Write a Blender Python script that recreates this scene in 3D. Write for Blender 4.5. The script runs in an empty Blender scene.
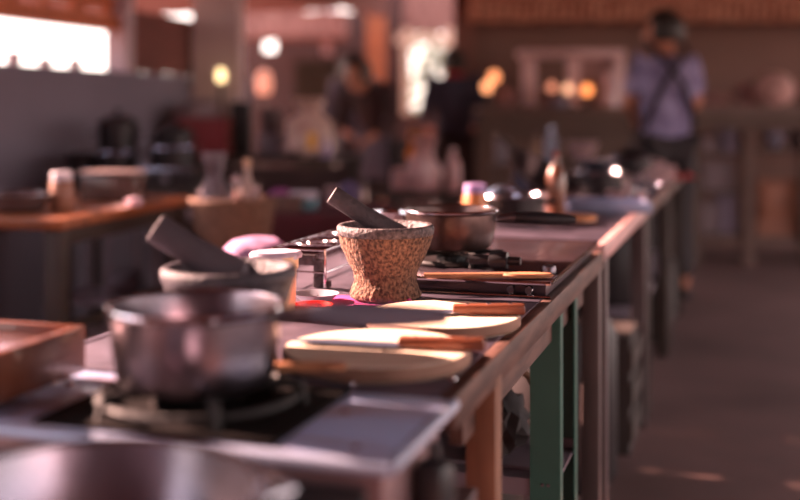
import bpy, bmesh, math, random
from mathutils import Vector, Matrix, noise
random.seed(7)
PI = math.pi
S = bpy.context.scene
COL = S.collection
F = 1111.0; HZ = 112.0; CH = 1.155           # focal length in px, horizon row, camera height

# ---------------------------------------------------------------- camera
cd = bpy.data.cameras.new('camera'); cam = bpy.data.objects.new('camera', cd); COL.objects.link(cam)
cam.location = (0, 0, CH); cam.rotation_euler = (PI/2, 0, 0)
cd.sensor_width = 36; cd.lens = F*36/800; cd.shift_y = -138/800
cd.clip_start = 0.05; cd.clip_end = 200
cd.dof.use_dof = True; cd.dof.focus_distance = 2.02; cd.dof.aperture_fstop = 1.35
S.camera = cam
# ---------------------------------------------------------------- world, sun, exposure
W = bpy.data.worlds.new('world'); S.world = W; W.use_nodes = True
nt = W.node_tree; nt.nodes.clear()
wo = nt.nodes.new('ShaderNodeOutputWorld'); bg = nt.nodes.new('ShaderNodeBackground')
tc = nt.nodes.new('ShaderNodeTexCoord'); sx = nt.nodes.new('ShaderNodeSeparateXYZ'); cr = nt.nodes.new('ShaderNodeValToRGB')
nt.links.new(tc.outputs['Generated'], sx.inputs[0]); nt.links.new(sx.outputs['Z'], cr.inputs[0])
cr.color_ramp.elements[0].position = 0.0; cr.color_ramp.elements[0].color = (.22, .15, .13, 1)
cr.color_ramp.elements[1].position = 0.004; cr.color_ramp.elements[1].color = (1, .82, .72, 1)
e = cr.color_ramp.elements.new(.35); e.color = (.88, .76, .88, 1)
nt.links.new(cr.outputs[0], bg.inputs[0]); bg.inputs[1].default_value = 3.4
nt.links.new(bg.outputs[0], wo.inputs[0])
sd = bpy.data.lights.new('sun', 'SUN'); sun = bpy.data.objects.new('sun', sd); COL.objects.link(sun)
SUN_TRAVEL = Vector((.92*math.cos(math.radians(25)), -.39*math.cos(math.radians(25)), -math.sin(math.radians(25))))
sun.rotation_euler = SUN_TRAVEL.to_track_quat('-Z', 'Y').to_euler()
sd.energy = 30; sd.color = (1, .58, .47); sd.angle = math.radians(.8)
S.view_settings.view_transform = 'Standard'; S.view_settings.look = 'None'
S.view_settings.exposure = 0.45; S.view_settings.gamma = 1
S.view_settings.use_curve_mapping = False
try:
    S.cycles.use_denoising = True; S.cycles.max_bounces = 8; S.cycles.sample_clamp_indirect = 4
    S.cycles.caustics_reflective = False; S.cycles.caustics_refractive = False
except Exception: pass

# ---------------------------------------------------------------- coordinates
A = math.radians(17.25); CA, SA = math.cos(A), math.sin(A); RZ = -A
def rp(u, v): return (SA*u - CA*v, CA*u + SA*v)             # u along the row of tables, v to its left
def P(px, py, z):                                            # pixel on the level z
    d = (CH-z)*F/(py-HZ); return ((px-400)*d/F, d, z)
def X(px, d): return (px-400)*d/F
def Z(py, d): return CH - (py-HZ)*d/F

# ---------------------------------------------------------------- materials
def srgb(r, g, b):
    f = lambda c: (c/255/12.92) if c/255 <= .04045 else ((c/255+.055)/1.055)**2.4
    return (f(r), f(g), f(b))
MATS = {}
def mat(name, rgb, rough=.6, metal=0, var=.15, scale=8, rgb2=None, bump=0, bscale=40, emit=0, trans=0, alpha=1, stretch=None, spec=.5, coat=0, thr=None):
    if name in MATS: return MATS[name]
    m = bpy.data.materials.new(name); m.use_nodes = True; n = m.node_tree.nodes; l = m.node_tree.links
    b = n['Principled BSDF']; c = srgb(*rgb)
    c2 = srgb(*rgb2) if rgb2 else tuple(x*(1-var) for x in c)
    tc = n.new('ShaderNodeTexCoord'); mp = n.new('ShaderNodeMapping'); l.new(tc.outputs['Object'], mp.inputs[0])
    if stretch: mp.inputs['Scale'].default_value = stretch
    t = n.new('ShaderNodeTexNoise'); t.inputs['Scale'].default_value = scale; t.inputs['Detail'].default_value = 4
    l.new(mp.outputs[0], t.inputs['Vector'])
    r = n.new('ShaderNodeValToRGB'); a0, a1 = thr or (.35, .65)
    r.color_ramp.elements[0].position = a0; r.color_ramp.elements[1].position = a1
    r.color_ramp.elements[0].color = (*c2, 1); r.color_ramp.elements[1].color = (*c, 1)
    l.new(t.outputs['Fac'], r.inputs[0]); l.new(r.outputs[0], b.inputs['Base Color'])
    b.inputs['Roughness'].default_value = rough; b.inputs['Metallic'].default_value = metal
    b.inputs['Specular IOR Level'].default_value = spec; b.inputs['Coat Weight'].default_value = coat
    b.inputs['Transmission Weight'].default_value = trans; b.inputs['Alpha'].default_value = alpha
    if bump:
        t2 = n.new('ShaderNodeTexNoise'); t2.inputs['Scale'].default_value = bscale; t2.inputs['Detail'].default_value = 6
        l.new(mp.outputs[0], t2.inputs['Vector'])
        bp = n.new('ShaderNodeBump'); bp.inputs['Strength'].default_value = bump; bp.inputs['Distance'].default_value = .01
        l.new(t2.outputs['Fac'], bp.inputs['Height']); l.new(bp.outputs[0], b.inputs['Normal'])
    if emit:
        b.inputs['Emission Color'].default_value = (*c, 1); b.inputs['Emission Strength'].default_value = emit
    MATS[name] = m; return m
steel = mat('steel', (190, 185, 190), .22, 1, .12, 6)
steel_dull = mat('steel_dull', (128, 118, 124), .38, .9, .25, 5, bump=.1)
steel_used = mat('steel_used', (132, 124, 132), .28, 1, .35, 9, rgb2=(92, 82, 86))
chrome = mat('chrome', (220, 214, 216), .1, 1, .05)
iron = mat('cast_iron', (30, 26, 26), .6, .1, .3, 20, bump=.4, bscale=80)
blackp = mat('black_plastic', (40, 38, 42), .38, 0, .2)
blackm = mat('black_enamel', (44, 37, 38), .5, 0, .2, spec=.3)
basalt = mat('grey_granite', (72, 66, 76), .6, 0, .3, 90, rgb2=(48, 44, 50), bump=.5, bscale=120)
claym = mat('rough_brown_stone', (160, 120, 96), .95, 0, 0, 200, rgb2=(78, 54, 46), bump=1.0, bscale=190, thr=(.36, .68), stretch=(1, 1, .7))
rimm = mat('dark_rim_stone', (112, 98, 100), .6, 0, 0, 120, rgb2=(56, 46, 48), bump=.6, bscale=140)
board = mat('pale_board_wood', (244, 226, 204), .6, 0, 0, 3, rgb2=(228, 202, 174), stretch=(1, 9, 1), bump=.05)
handle = mat('red_brown_wood', (136, 74, 48), .45, 0, 0, 12, rgb2=(92, 48, 34), stretch=(1, 8, 4), coat=.2)
spatm = mat('spatula_wood', (214, 150, 112), .55, 0, 0, 10, rgb2=(180, 116, 80), stretch=(1, 8, 1))
tabwood = mat('orange_table_wood', (170, 94, 44), .5, 0, 0, 6, rgb2=(124, 64, 30), stretch=(8, 1, 1), coat=.05)
edgewood = mat('edge_wood', (108, 76, 66), .6, 0, 0, 9, rgb2=(72, 48, 42), stretch=(6, 1, 6))
legwood = mat('leg_wood', (142, 98, 74), .65, 0, 0, 7, rgb2=(116, 74, 54), stretch=(4, 4, 1))
darkwood = mat('dark_wood', (62, 46, 38), .6, 0, .3, 7)
boxwood = mat('copper_brown_wood', (140, 84, 62), .35, 0, 0, 5, rgb2=(100, 56, 42), stretch=(1, 4, 4), coat=.4)
tabletop = mat('table_sheet', (106, 96, 110), .4, .2, 0, 11, rgb2=(76, 68, 80), bump=.08, bscale=20, thr=(.3, .7))
green = mat('green_paint', (58, 108, 94), .45, 0, .2, 6, coat=.1)
shelfm = mat('grey_shelf', (150, 134, 142), .45, .3, .15, 8)
wallg = mat('grey_plaster', (128, 118, 132), .85, 0, .1, 2, bump=.15, bscale=12)
floorm = mat('floor_concrete', (142, 110, 104), .7, 0, 0, 1.1, rgb2=(98, 74, 68), bump=.1, bscale=6, thr=(.3, .7))
magenta = mat('magenta_cloth', (208, 70, 150), .85, 0, .25, 30)
redp = mat('red_plastic', (245, 48, 26), .35, 0, .1, coat=.3)
lilac = mat('lilac_cloth', (188, 142, 180), .9, 0, .15, 9)
maroon = mat('maroon_cloth', (96, 40, 48), .9, 0, .3, 5)
wicker = mat('wicker', (136, 98, 78), .8, 0, .35, 40, bump=.6, bscale=60)
def clear(name, rgb, trans=.75, rough=.25): return mat(name, rgb, rough, 0, .1, trans=trans)
cloudy = clear('cloudy_plastic', (236, 214, 200), .45, .35)
glassm = clear('clear_glass', (226, 206, 206), .85, .08)

# ---------------------------------------------------------------- mesh helpers
def BM(): return bmesh.new()
def box(bm, c, s, rz=0, bev=0, M=None):
    r = bmesh.ops.create_cube(bm, size=1)['verts']
    T = Matrix.Translation(c) @ Matrix.Rotation(rz, 4, 'Z') @ Matrix.Diagonal((*s, 1))
    if M is not None: T = M @ T
    bmesh.ops.transform(bm, matrix=T, verts=r)
    if bev:
        es = list({e for v in r for e in v.link_edges})
        bmesh.ops.bevel(bm, geom=es, offset=bev, segments=2, affect='EDGES', profile=.5)
    return bm
def lathe(bm, prof, seg=40, c=(0, 0, 0), sx=1, sy=1, wob=0, M=None, flute=None):
    rings = []; off = Vector(c)
    for i, (r, z) in enumerate(prof):
        if r < 1e-5: rings.append([bm.verts.new(off+Vector((0, 0, z)))]); continue
        ring = []
        for k in range(seg):
            a = 2*PI*k/seg; rr = r
            if wob: rr += wob*noise.noise(Vector((math.cos(a)*2.5, math.sin(a)*2.5, z*25)))
            if flute: rr *= 1 + flute[1]*math.cos(flute[0]*a)
            ring.append(bm.verts.new(off+Vector((rr*math.cos(a)*sx, rr*math.sin(a)*sy, z))))
        rings.append(ring)
    for a, b in zip(rings, rings[1:]):
        if len(a) == 1 and len(b) == 1: continue
        for k in range(seg):
            k2 = (k+1) % seg
            if len(a) == 1: bm.faces.new((a[0], b[k2], b[k]))
            elif len(b) == 1: bm.faces.new((a[k], a[k2], b[0]))
            else: bm.faces.new((a[k], a[k2], b[k2], b[k]))
    if M is not None: bmesh.ops.transform(bm, matrix=M, verts=[v for r in rings for v in r])
    return bm
def tube(bm, pts, r, seg=10, caps=True, closed=False):
    pts = [Vector(p) for p in pts]; n = len(pts); rs = r if isinstance(r, (list, tuple)) else [r]*n
    rings = []; up = Vector((0, 0, 1))
    for i, p in enumerate(pts):
        if closed: t = (pts[(i+1) % n]-pts[i-1]).normalized()
        else: t = (pts[min(i+1, n-1)]-pts[max(i-1, 0)]).normalized()
        a = t.cross(up)
        if a.length < 1e-3: a = t.cross(Vector((0, 1, 0)))
        a.normalize(); b = a.cross(t)
        rings.append([bm.verts.new(p+(a*math.cos(2*PI*k/seg)+b*math.sin(2*PI*k/seg))*rs[i]) for k in range(seg)])
    pr = list(zip(rings, rings[1:])) + ([(rings[-1], rings[0])] if closed else [])
    for a, b in pr:
        for k in range(seg): bm.faces.new((a[k], a[(k+1) % seg], b[(k+1) % seg], b[k]))
    if caps and not closed: bm.faces.new(rings[0][::-1]); bm.faces.new(rings[-1])
    return bm
def ring(bm, c, R, r, seg=32, s2=8): return tube(bm, [(c[0]+R*math.cos(2*PI*k/seg), c[1]+R*math.sin(2*PI*k/seg), c[2]) for k in range(seg)], r, s2, closed=True)
def blob(bm, c, s, sub=3, amp=0, fr=3, seed=0):
    r = bmesh.ops.create_icosphere(bm, subdivisions=sub, radius=1)['verts']
    for v in r:
        d = 1 + amp*noise.noise(v.co*fr+Vector((seed, seed*2, 0)))
        v.co = Vector(c)+Vector((v.co.x*s[0]*d, v.co.y*s[1]*d, v.co.z*s[2]*d))
    return bm
def sheet(bm, c, w, h, nx=16, ny=16, amp=.004, fr=14, th=.002, drop=0, irr=.1):
    g = []
    for j in range(ny+1):
        row = []
        for i in range(nx+1):
            a, b = i/nx-.5, j/ny-.5
            q = 1+irr*noise.noise(Vector((a*3, b*3, 5)))
            x, y = a*w*q, b*h*q
            z = abs(noise.noise(Vector((x*fr, y*fr, 1.7))))*amp + th
            row.append(bm.verts.new(Vector(c)+Vector((x, y, z))))
        g.append(row)
    fs = [bm.faces.new((g[j][i], g[j][i+1], g[j+1][i+1], g[j+1][i])) for j in range(ny) for i in range(nx)]
    r = bmesh.ops.extrude_face_region(bm, geom=fs)
    for v in r['geom']:
        if isinstance(v, bmesh.types.BMVert): v.co.z -= th
    return bm
def obj(name, bm, m, parent=None, label=None, smooth=35):
    bmesh.ops.recalc_face_normals(bm, faces=bm.faces)
    me = bpy.data.meshes.new(name); bm.to_mesh(me); bm.free(); me.materials.append(m)
    if smooth:
        for p in me.polygons: p.use_smooth = True
        try: me.set_sharp_from_angle(angle=math.radians(smooth))
        except Exception: pass
    o = bpy.data.objects.new(name, me); COL.objects.link(o)
    if parent is not None: o.parent = parent
    if label: o['label'] = label
    return o
def thing(name, label, cat, loc=(0, 0, 0), rz=0, group=None):
    o = bpy.data.objects.new(name, None); COL.objects.link(o); o.empty_display_size = .05
    o.location = loc; o.rotation_euler = (0, 0, rz); o['label'] = label; o['category'] = cat
    if group: o['group'] = group
    return o
def solo(name, bm, m, label, cat, loc=(0, 0, 0), rz=0, group=None, smooth=35):
    o = obj(name, bm, m, smooth=smooth); o.location = loc; o.rotation_euler = (0, 0, rz)
    o['label'] = label; o['category'] = cat
    if group: o['group'] = group
    return o
def struct(name, bm, m, loc=(0, 0, 0), rz=0, smooth=0):
    o = obj(name, bm, m, smooth=smooth); o.location = loc; o.rotation_euler = (0, 0, rz); o['kind'] = 'structure'; return o
def dup(root, loc, rz=None, label=None, group=None):
    r = root.copy(); COL.objects.link(r); r.location = loc
    if rz is not None: r.rotation_euler = (0, 0, rz)
    if label: r['label'] = label
    if group: r['group'] = group
    for ch in list(root.children):
        c = ch.copy(); COL.objects.link(c); c.parent = r
        for g in list(ch.children):
            d = g.copy(); COL.objects.link(d); d.parent = c
    return r

# ================================================================ STRUCTURE
struct('floor', box(BM(), (1, 7, -.05), (16, 20, .1)), floorm)
ground = mat('outside_ground', (150, 120, 100), .9, 0, .3, 3)
struct('floor_outside', box(BM(), (0, 20, -.16), (120, 90, .1)), ground)
roofm = mat('roof_boards', (120, 66, 52), .8, 0, .4, 3, stretch=(1, 8, 1))
# wall on the left: half height, parallel to the row of tables, open above
WV = 3.52
wl = BM(); box(wl, (0, 0, .689), (.12, 9.0, 1.378))
struct('wall_left', wl, wallg, (*rp(3.1, WV+.06), 0), RZ)
cap = BM(); box(cap, (0, 0, 1.386), (.16, 9.0, .016)); struct('trim_1', cap, wallg, (*rp(3.1, WV+.06), 0), RZ)
struct('ceiling', box(BM(), (0, 0, 0), (9.0, 15.2, .08)), roofm, (*rp(3.7, -1.0), 2.75), RZ)
struct('wall_behind_unseen', box(BM(), (0, 0, 1.37), (9.0, .1, 2.74)), wallg, (*rp(-3.6, -1.0), 0), RZ)  # unseen wall added to cut daylight from behind the camera

# eave beam over the open side (high near the camera, a low lintel further back)
beamm = mat('beam_wood', (150, 82, 52), .6, 0, .3, 4, stretch=(1, 6, 1))
bb = BM(); box(bb, (0, 0, 0), (.14, 5.6, .38)); struct('trim_2', bb, beamm, (*rp(1.75, WV), 2.56), RZ)
slat = mat('orange_slats', (206, 112, 72), .6, 0, .4, 5, stretch=(1, 6, 1))
b2 = BM(); box(b2, (0, 0, 1.665), (.12, 1.95, .08))
for k in range(4): box(b2, (0, 0, 1.79+k*.15), (.03, 1.95, .085))
for k in range(7): box(b2, (0, -.9+k*.3, 1.95), (.04, .12 if k % 2 else .05, .5))
struct('trim_3', b2, slat, (*rp(4.72, WV), 0), RZ)
lav = mat('pale_post', (196, 170, 176), .7, 0, .1, 4)
taupe = mat('taupe_column', (196, 170, 168), .8, 0, .15, 3)
struct('column_1', box(BM(), (0, 0, 2.07), (.13, .10, 1.36)), lav, (*rp(5.72, WV-.03), 0), RZ)
struct('column_2', box(BM(), (0, 0, 1.36), (.31, .3, 2.72)), taupe, (X(219, 7.5), 7.5, 0), 0)
redpan = mat('red_brown_blind', (128, 78, 72), .8, 0, .3, 3, stretch=(1, 1, 12))
struct('wall_blind', box(BM(), (0, 0, 1.585), (.03, 1.55, .37)), redpan, (*rp(6.6, WV+.02), 0), RZ)
struct('ceiling_sun_block', box(BM(), (0, 0, 2.12), (2.4, 5, .05)), roofm, (*rp(7.1, WV+1.25), 0), RZ)  # unseen overhang added to block sun through the far opening

struct('trim_sun_block', box(BM(), (0, 0, 2.43), (.10, 5.2, .60)), roofm, (*rp(8.3, WV+.05), 0), RZ)  # unseen fascia added to stop sun leaking onto the far tables
# far end of the room: brown wall above the bar counter, hut wall and openings to daylight
brownw = mat('brown_wall', (132, 100, 90), .85, 0, .2, 1.5)
def panel(name, px0, px1, y0, y1, d, m, th=.06, stru=True):
    x0, x1, z0, z1 = X(px0, d), X(px1, d), Z(y1, d), Z(y0, d)
    z0 = max(z0, 0)
    return struct(name, box(BM(), (0, 0, (z0+z1)/2), (x1-x0, th, z1-z0)), m, ((x0+x1)/2, d, 0))
panel('wall_right', 474, 1000, -120, 400, 9.6, brownw, .1)
thatch = mat('tan_thatch', (214, 160, 134), .9, 0, 0, 9, rgb2=(156, 100, 80), stretch=(1, 1, 3), bump=.6, bscale=14)
tb = BM()
d = 9.1; z0, z1 = Z(21, d), Z(-40, d)
for k in range(60):
    x = X(474, d)+k*.075; tube(tb, [(x, 0, z0+.01*math.sin(k*2.1)), (x+.02, .02, z1)], .042, 6)
box(tb, (X(640, d), .03, z0+.05), (X(820, d)-X(474, d), .05, .04))
struct('trim_4', tb, thatch, (0, d, 0), smooth=35)
hut = mat('hut_brown', (80, 54, 48), .85, 0, .3, 2)
pinkroof = mat('pink_tin_roof', (144, 104, 92), .7, 0, 0, 4, rgb2=(106, 68, 60), stretch=(8, 1, 1))
D2 = 13.0
panel('wall_back_a', 232, 259, -60, 330, D2, hut); panel('wall_back_b', 259, 264, -60, 330, D2, hut); panel('wall_back_c', 276, 283, -60, 330, D2, hut)
panel('wall_back_k', 264, 276, -60, 9, D2, hut); panel('wall_back_l', 264, 276, 19, 28, D2, hut); panel('wall_back_m', 264, 276, 52, 330, D2, hut)
panel('wall_back_d', 283, 384, 12, 330, D2, hut)
panel('wall_back_e', 372, 403, -60, 12, D2, hut)
panel('wall_back_f', 283, 296, -60, 12, D2, hut)
panel('wall_back_g', 384, 403, 12, 330, D2-.02, hut); panel('wall_back_h', 398, 480, 112, 330, D2, hut)
panel('wall_back_i', 398, 480, -60, 33, D2+.01, pinkroof)
panel('wall_back_j', 447, 486, 33, 112, D2, hut)
# glazing bars and a pale post that divide the far opening
bm_ = BM()
for px in (406, 449): box(bm_, (X(px, D2-.1), 0, Z(72, D2)), (.10, .05, 1.0))
box(bm_, (X(425, D2-.1), 0, Z(40, D2)), (.7, .04, .10)); struct('window_1', bm_, mat('cream_frame', (206, 176, 150), .7), (0, D2-.1, 0))
struct('column_3', box(BM(), (0, 0, 1.4), (.17, .17, 2.8)), mat('brown_post', (128, 88, 78), .8, 0, .2), (X(464, 9.45), 9.48, 0))
struct('column_4', box(BM(), (0, 0, 1.5), (.22, .2, 3.0)), mat('ochre_post', (158, 92, 56), .8, 0, .3), (X(376, 12.5), 12.5, 0))
struct('column_5', box(BM(), (0, 0, Z(15, 12.6)/1.0), (.10, .08, .9)), lav, (X(327, 12.6), 12.6, 0))
rf = BM()
for k in range(12): box(rf, (X(285, 12)-.5+k*.1, 0, Z(26, 12)+.01*(k % 2)), (.11, .9, .26), 0)
struct('trim_5', rf, pinkroof, (0, 12.2, 0))
struct('wall_doorway', box(BM(), (0, 0, 1.1), (X(337, 12)-X(300, 12), .3, 2.2)), mat('dark_doorway', (40, 36, 26), .9), ((X(300, 12)+X(337, 12))/2, 12.7, -.55))

# ================================================================ ROW OF WORKTABLES
def table(name, label, u0, u1, v0, v1, z, th=.03, top=tabletop, edge=edgewood, leg=legwood, lw=.05, group=None, inset=(.18, .02, .10), edge_h=.045, shelf=None, leg2=None, edge2=None):
    uc, vc = (u0+u1)/2, (v0+v1)/2; w, l_ = v1-v0, u1-u0
    t = thing(name, label, 'table', (*rp(uc, vc), 0), RZ, group)
    obj('tabletop', box(BM(), (0, 0, z-th/2), (w-.044, l_-.044, th), bev=.002), top, t)
    obj('edge_trim', box(BM(), (w/2-.011, 0, z-edge_h/2), (.022, l_, edge_h), bev=.003), edge, t)
    obj('edge_trim', box(BM(), (-w/2+.011, 0, z-edge_h/2), (.022, l_, edge_h), bev=.003), edge2 or edge, t)
    for s in (-1, 1): obj('edge_trim', box(BM(), (0, s*(l_/2-.011), z-edge_h/2), (w-.046, .022, edge_h), bev=.003), edge2 or edge, t)
    for s in (-1, 1):
        for q in (-1, 1):
            yy = q*(l_/2-(inset[0] if q < 0 else inset[2])); xx = s*(w/2-inset[1]-lw/2)
            obj('leg', box(BM(), (xx, yy, (z-th)/2), (lw, lw, z-th), bev=.003), (leg2 or leg) if q > 0 else leg, t)
    if shelf: obj('shelf', box(BM(), (0, 0, shelf), (w-.12, l_-inset[0]-inset[2]-.06, .02), bev=.003), shelfm, t)
    return t
t2 = table('worktable', 'grey topped worktable with brown wooden edge carrying both round boards and the brown stone mortar', 1.345, 2.86, .345, .985, .80, lw=.045, inset=(.255, .0, .06), edge2=tabletop, leg2=mat('taupe_metal', (104, 88, 86), .5, .3, .2))
for px, py in ((392, 380), (452, 379), (430, 341), (355, 384)):
    p = P(px, py, .80); q = Matrix.Rotation(A, 4, 'Z') @ Vector((p[0]-t2.location.x, p[1]-t2.location.y, .80)); obj('screw', lathe(BM(), [(0, .004), (.004, .0035), (.0065, .0), (.0065, -.0002), (0, -.0002)], 14, q), chrome, t2)
# apron boards under the edge
ap = BM(); box(ap, (.28, 0, .725), (.02, 1.2, .07)); obj('apron', ap, edgewood, t2)
obj('side_panel', box(BM(), (-.295, 0, .42), (.016, 1.36, .66)), darkwood, t2)  # added panel that keeps sunlight from passing under the table
t3 = table('worktable', 'second worktable of the row, pink edged, behind the stove with the dark pot', 2.90, 4.20, .345, 1.0, .813, edge=mat('pink_edge', (224, 176, 172), .45, 0, .2, 6), leg=mat('grey_post', (98, 84, 84), .5, .4, .2), lw=.055, inset=(.04, .0, .05))
t4 = table('worktable', 'third worktable of the row, dark legged, carrying the grey steel bowls', 4.26, 5.45, .345, 1.0, .80, leg=darkwood, inset=(.06, 0, .06), shelf=.35)
t5 = table('worktable', 'last and smallest looking worktable of the row, nearest the man in the pale shirt', 5.50, 6.6, .345, 1.0, .80, leg=darkwood, inset=(.06, 0, .06), shelf=.35)
# low steel table that carries the front stove
t1 = thing('steel_table', 'low steel table under the glass topped stove in the foreground', 'table', (*rp(.97, .75), 0), RZ)
obj('tabletop', box(BM(), (0, 0, .655), (.84, .86, .03), bev=.003), steel_dull, t1)
for s in (-1, 1):
    for q in (-1, 1): obj('leg', box(BM(), (s*.39, q*.40, .32), (.04, .04, .64)), steel_dull, t1)

# ---- foreground stove with glass top
matb = mat('matt_black', (30, 25, 24), .85, 0, .3, 10, spec=.08)
def frontstove():
    u0, u1, v0, v1 = 1.075, 1.336, .345, 1.16
    t = thing('gas_stove', 'low gas stove with blue grey glass top, a steel pot on its black burner', 'stove', (*rp((u0+u1)/2, (v0+v1)/2), .67), RZ)
    w, l = v1-v0, u1-u0; h = .13
    obj('body', box(BM(), (0, .004, h/2-.006), (w-.03, l-.04, h-.012), bev=.004), mat('pinkish_steel', (150, 122, 124), .45, .5, .15), t)
    gl = mat('stove_glass_sky', (186, 202, 242), .3, .1, 0, 5, rgb2=(160, 128, 134), stretch=(1, 7, 1), thr=(.36, .5), coat=.3)  # pale blue base colour stands in for reflected sky
    obj('glass_top', box(BM(), (0, 0, h-.006), (w-.012, l-.012, .012), bev=.003), gl, t)
    tr = BM()
    for s in (-1, 1):
        if s < 0: tube(tr, [(-w/2, s*l/2, h-.008), (w/2, s*l/2, h-.008)], .008, 10)
        tube(tr, [(s*w/2, -l/2, h-.008), (s*w/2, l/2, h-.008)], .008, 10)
    obj('rim', tr, mat('pale_blue_trim', (176, 188, 214), .35, .3, .08), t, label='bright pale blue rim')
    obj('front_panel', box(BM(), (0, -l/2+.012, h/2-.012), (w-.06, .012, h-.05), bev=.003), blackp, t)
    for kx in (.25, -.12):
        M = Matrix.Translation((kx, -l/2+.004, h/2-.01)) @ Matrix.Rotation(PI/2, 4, 'X')
        k = obj('knob', lathe(BM(), [(0, .03), (.014, .03), (.017, .026), (.02, .004), (.02, -.004), (0, -.004)], 24, M=M), blackp, t)
        obj('pointer', box(BM(), (kx, -l/2-.028, h/2-.01), (.004, .004, .028)), steel, k)
    # black burner under the pot
    bx, by = None, None
    p = Matrix.Rotation(A, 4, 'Z') @ Vector((-.240-t.location.x, 1.335-t.location.y, 0)); bx, by = p.x, p.y
    for cx, cy in ((bx, by),):
        obj('drip_pan', box(BM(), (cx, cy, h+.003), (.30, .245, .006), bev=.002), matb, t)
        obj('burner_bowl', lathe(BM(), [(0, h+.006), (.085, h+.006), (.09, h+.012), (.06, h+.008), (.05, h+.014), (0, h+.016)], 40, (cx, cy, 0)), matb, t)
        b = obj('burner_cap', lathe(BM(), [(.0, h+.02), (.03, h+.02), (.036, h+.015), (.036, h+.004)], 28, (cx, cy, 0), flute=(14, .03)), iron, t)
        g = BM(); ring(g, (cx, cy, h+.018), .118, .005, 36)
        for k in range(5):
            a = 2*PI*k/5+.3
            tube(g, [(cx+.125*math.cos(a), cy+.125*math.sin(a), h+.004), (cx+.122*math.cos(a), cy+.122*math.sin(a), h+.03), (cx+.04*math.cos(a), cy+.04*math.sin(a), h+.028)], .006, 8)
        obj('pan_support', g, iron, t)
    for qx, qy in ((.36, -.10), (.30, .03), (.1, -.115), (-.20, -.11), (-.09, .05)): obj('screw', lathe(BM(), [(0, h+.004), (.004, h+.003), (.006, h), (0, h)], 12, (qx, qy, 0)), chrome, t)  # bright screws added so that sunlight glints on them
    return t
stv = frontstove()
rg = thing('gas_regulator', 'black cylinder shaped gas regulator at the side of the front stove', 'gas regulator', (*rp(1.215, .336), .66))
obj('housing', lathe(BM(), [(0, 0), (.02, 0), (.024, .006), (.024, .085), (.02, .098), (.008, .104), (.007, .12), (0, .12)], 24), blackp, rg)
obj('mounting_bracket', box(BM(), (-.010, .016, .05), (.03, .012, .02)), steel_dull, rg)

# ---- pots and pans
def saucepan(name, label, loc, R, H, ang, mt, hl=.16, hz=.8, hmat=blackp, cat='pot', rise=0.0, taper=.9, group=None):
    t = thing(name, label, cat, loc, ang, group)
    r0 = R*taper
    pr = [(0, 0), (r0*.86, 0), (r0*.95, .003), (r0, .012), (R*.985, H*.55), (R*.985, H-.008), (R+.002, H-.005), (R+.005, H-.002), (R+.004, H+.001), (R-.001, H+.001),
          (R*.965, H-.006), (R*.965, H*.5), (r0*.95, .016), (r0*.85, .006), (0, .005)]
    obj('body', lathe(BM(), pr, 64), mt, t)
    ring(rr_ := BM(), (0, 0, H-.001), R+.002, .0035, 64); obj('rolled_rim', rr_, chrome, t, label='bright rolled rim')
    if hl:
        h = BM(); z = H*hz
        tube(h, [(R*.97, 0, z), (R+.012, 0, z+.002), (R+.04, 0, z+.004)], [.009, .009, .011], 12); obj('ferrule', h, steel_dull, t)
        g = BM(); n = 8; pts = []; rr = []
        for i in range(n+1):
            f = i/n; pts.append((R+.036+hl*f, 0, z+.004+rise*f)); rr.append(.0105+.0035*math.sin(PI*min(f*1.15, 1))*1.2 if f < .97 else .008)
        tube(g, pts, rr, 14); k = obj('handle', g, hmat, t, label='black handle')
        ring(gg := BM(), (R+.036+hl-.014, 0, z+.006+rise), .006, .002, 14, 6); obj('hanging_loop', gg, steel, k)
        for s in (-1, 1): obj('rivet', blob(BM(), (R*.95, s*.012, z), (.004, .004, .004), 1), chrome, t)
    return t
p1 = saucepan('saucepan', 'large blurred steel saucepan with long black handle on the front stove', (X(196, 1.335), 1.335, .83), .101, .094, -.10, steel_used, hl=.165, hz=.86, taper=.93, hmat=mat('grey_handle', (112, 110, 124), .4, 0, .1))
p2 = saucepan('saucepan', 'dark used saucepan with shiny rim behind the brown stone mortar', (X(451, 2.40), 2.40, .862), .099, .083, .03, mat('sooty_steel', (112, 92, 88), .32, .85, .3, 12, rgb2=(60, 46, 42)), hl=.135, hz=.74, taper=.90, rise=-.006)
# wide basin in the very front
bs = thing('basin', 'wide shiny steel basin at the front left corner, cut by the frame', 'basin', (X(86, .945), .945, .70))
obj('bowl', lathe(BM(), [(0, 0), (.08, 0), (.11, .01), (.145, .06), (.155, .124), (.166, .128), (.168, .132), (.164, .134), (.152, .131), (.14, .065), (.105, .016), (.07, .006), (0, .006)], 72), mat('basin_steel', (140, 134, 144), .24, 1, .15, 6), bs)
for s in (-1, 1):
    a = .55 if s > 0 else PI+.55
    c, q = math.cos(a), math.sin(a)
    h = BM(); tube(h, [(.157*c-.03*q, .157*q+.03*c, .105), (.195*c-.024*q, .195*q+.024*c, .107), (.195*c+.024*q, .195*q-.024*c, .107), (.157*c+.03*q, .157*q-.03*c, .105)], .004, 8); obj('handle', h, steel, bs)
bs.scale = (.94, .94, 1)
bst = thing('pot_trivet', 'round black trivet under the steel basin in the front', 'trivet', (bs.location.x, bs.location.y, .67))
ring(tv := BM(), (0, 0, .024), .10, .006, 36)
for k in range(3): a = 2*PI*k/3; tube(tv, [(.10*math.cos(a), .10*math.sin(a), .024), (.103*math.cos(a), .103*math.sin(a), .0)], .005, 8)
obj('iron_ring', tv, iron, bst)

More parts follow.
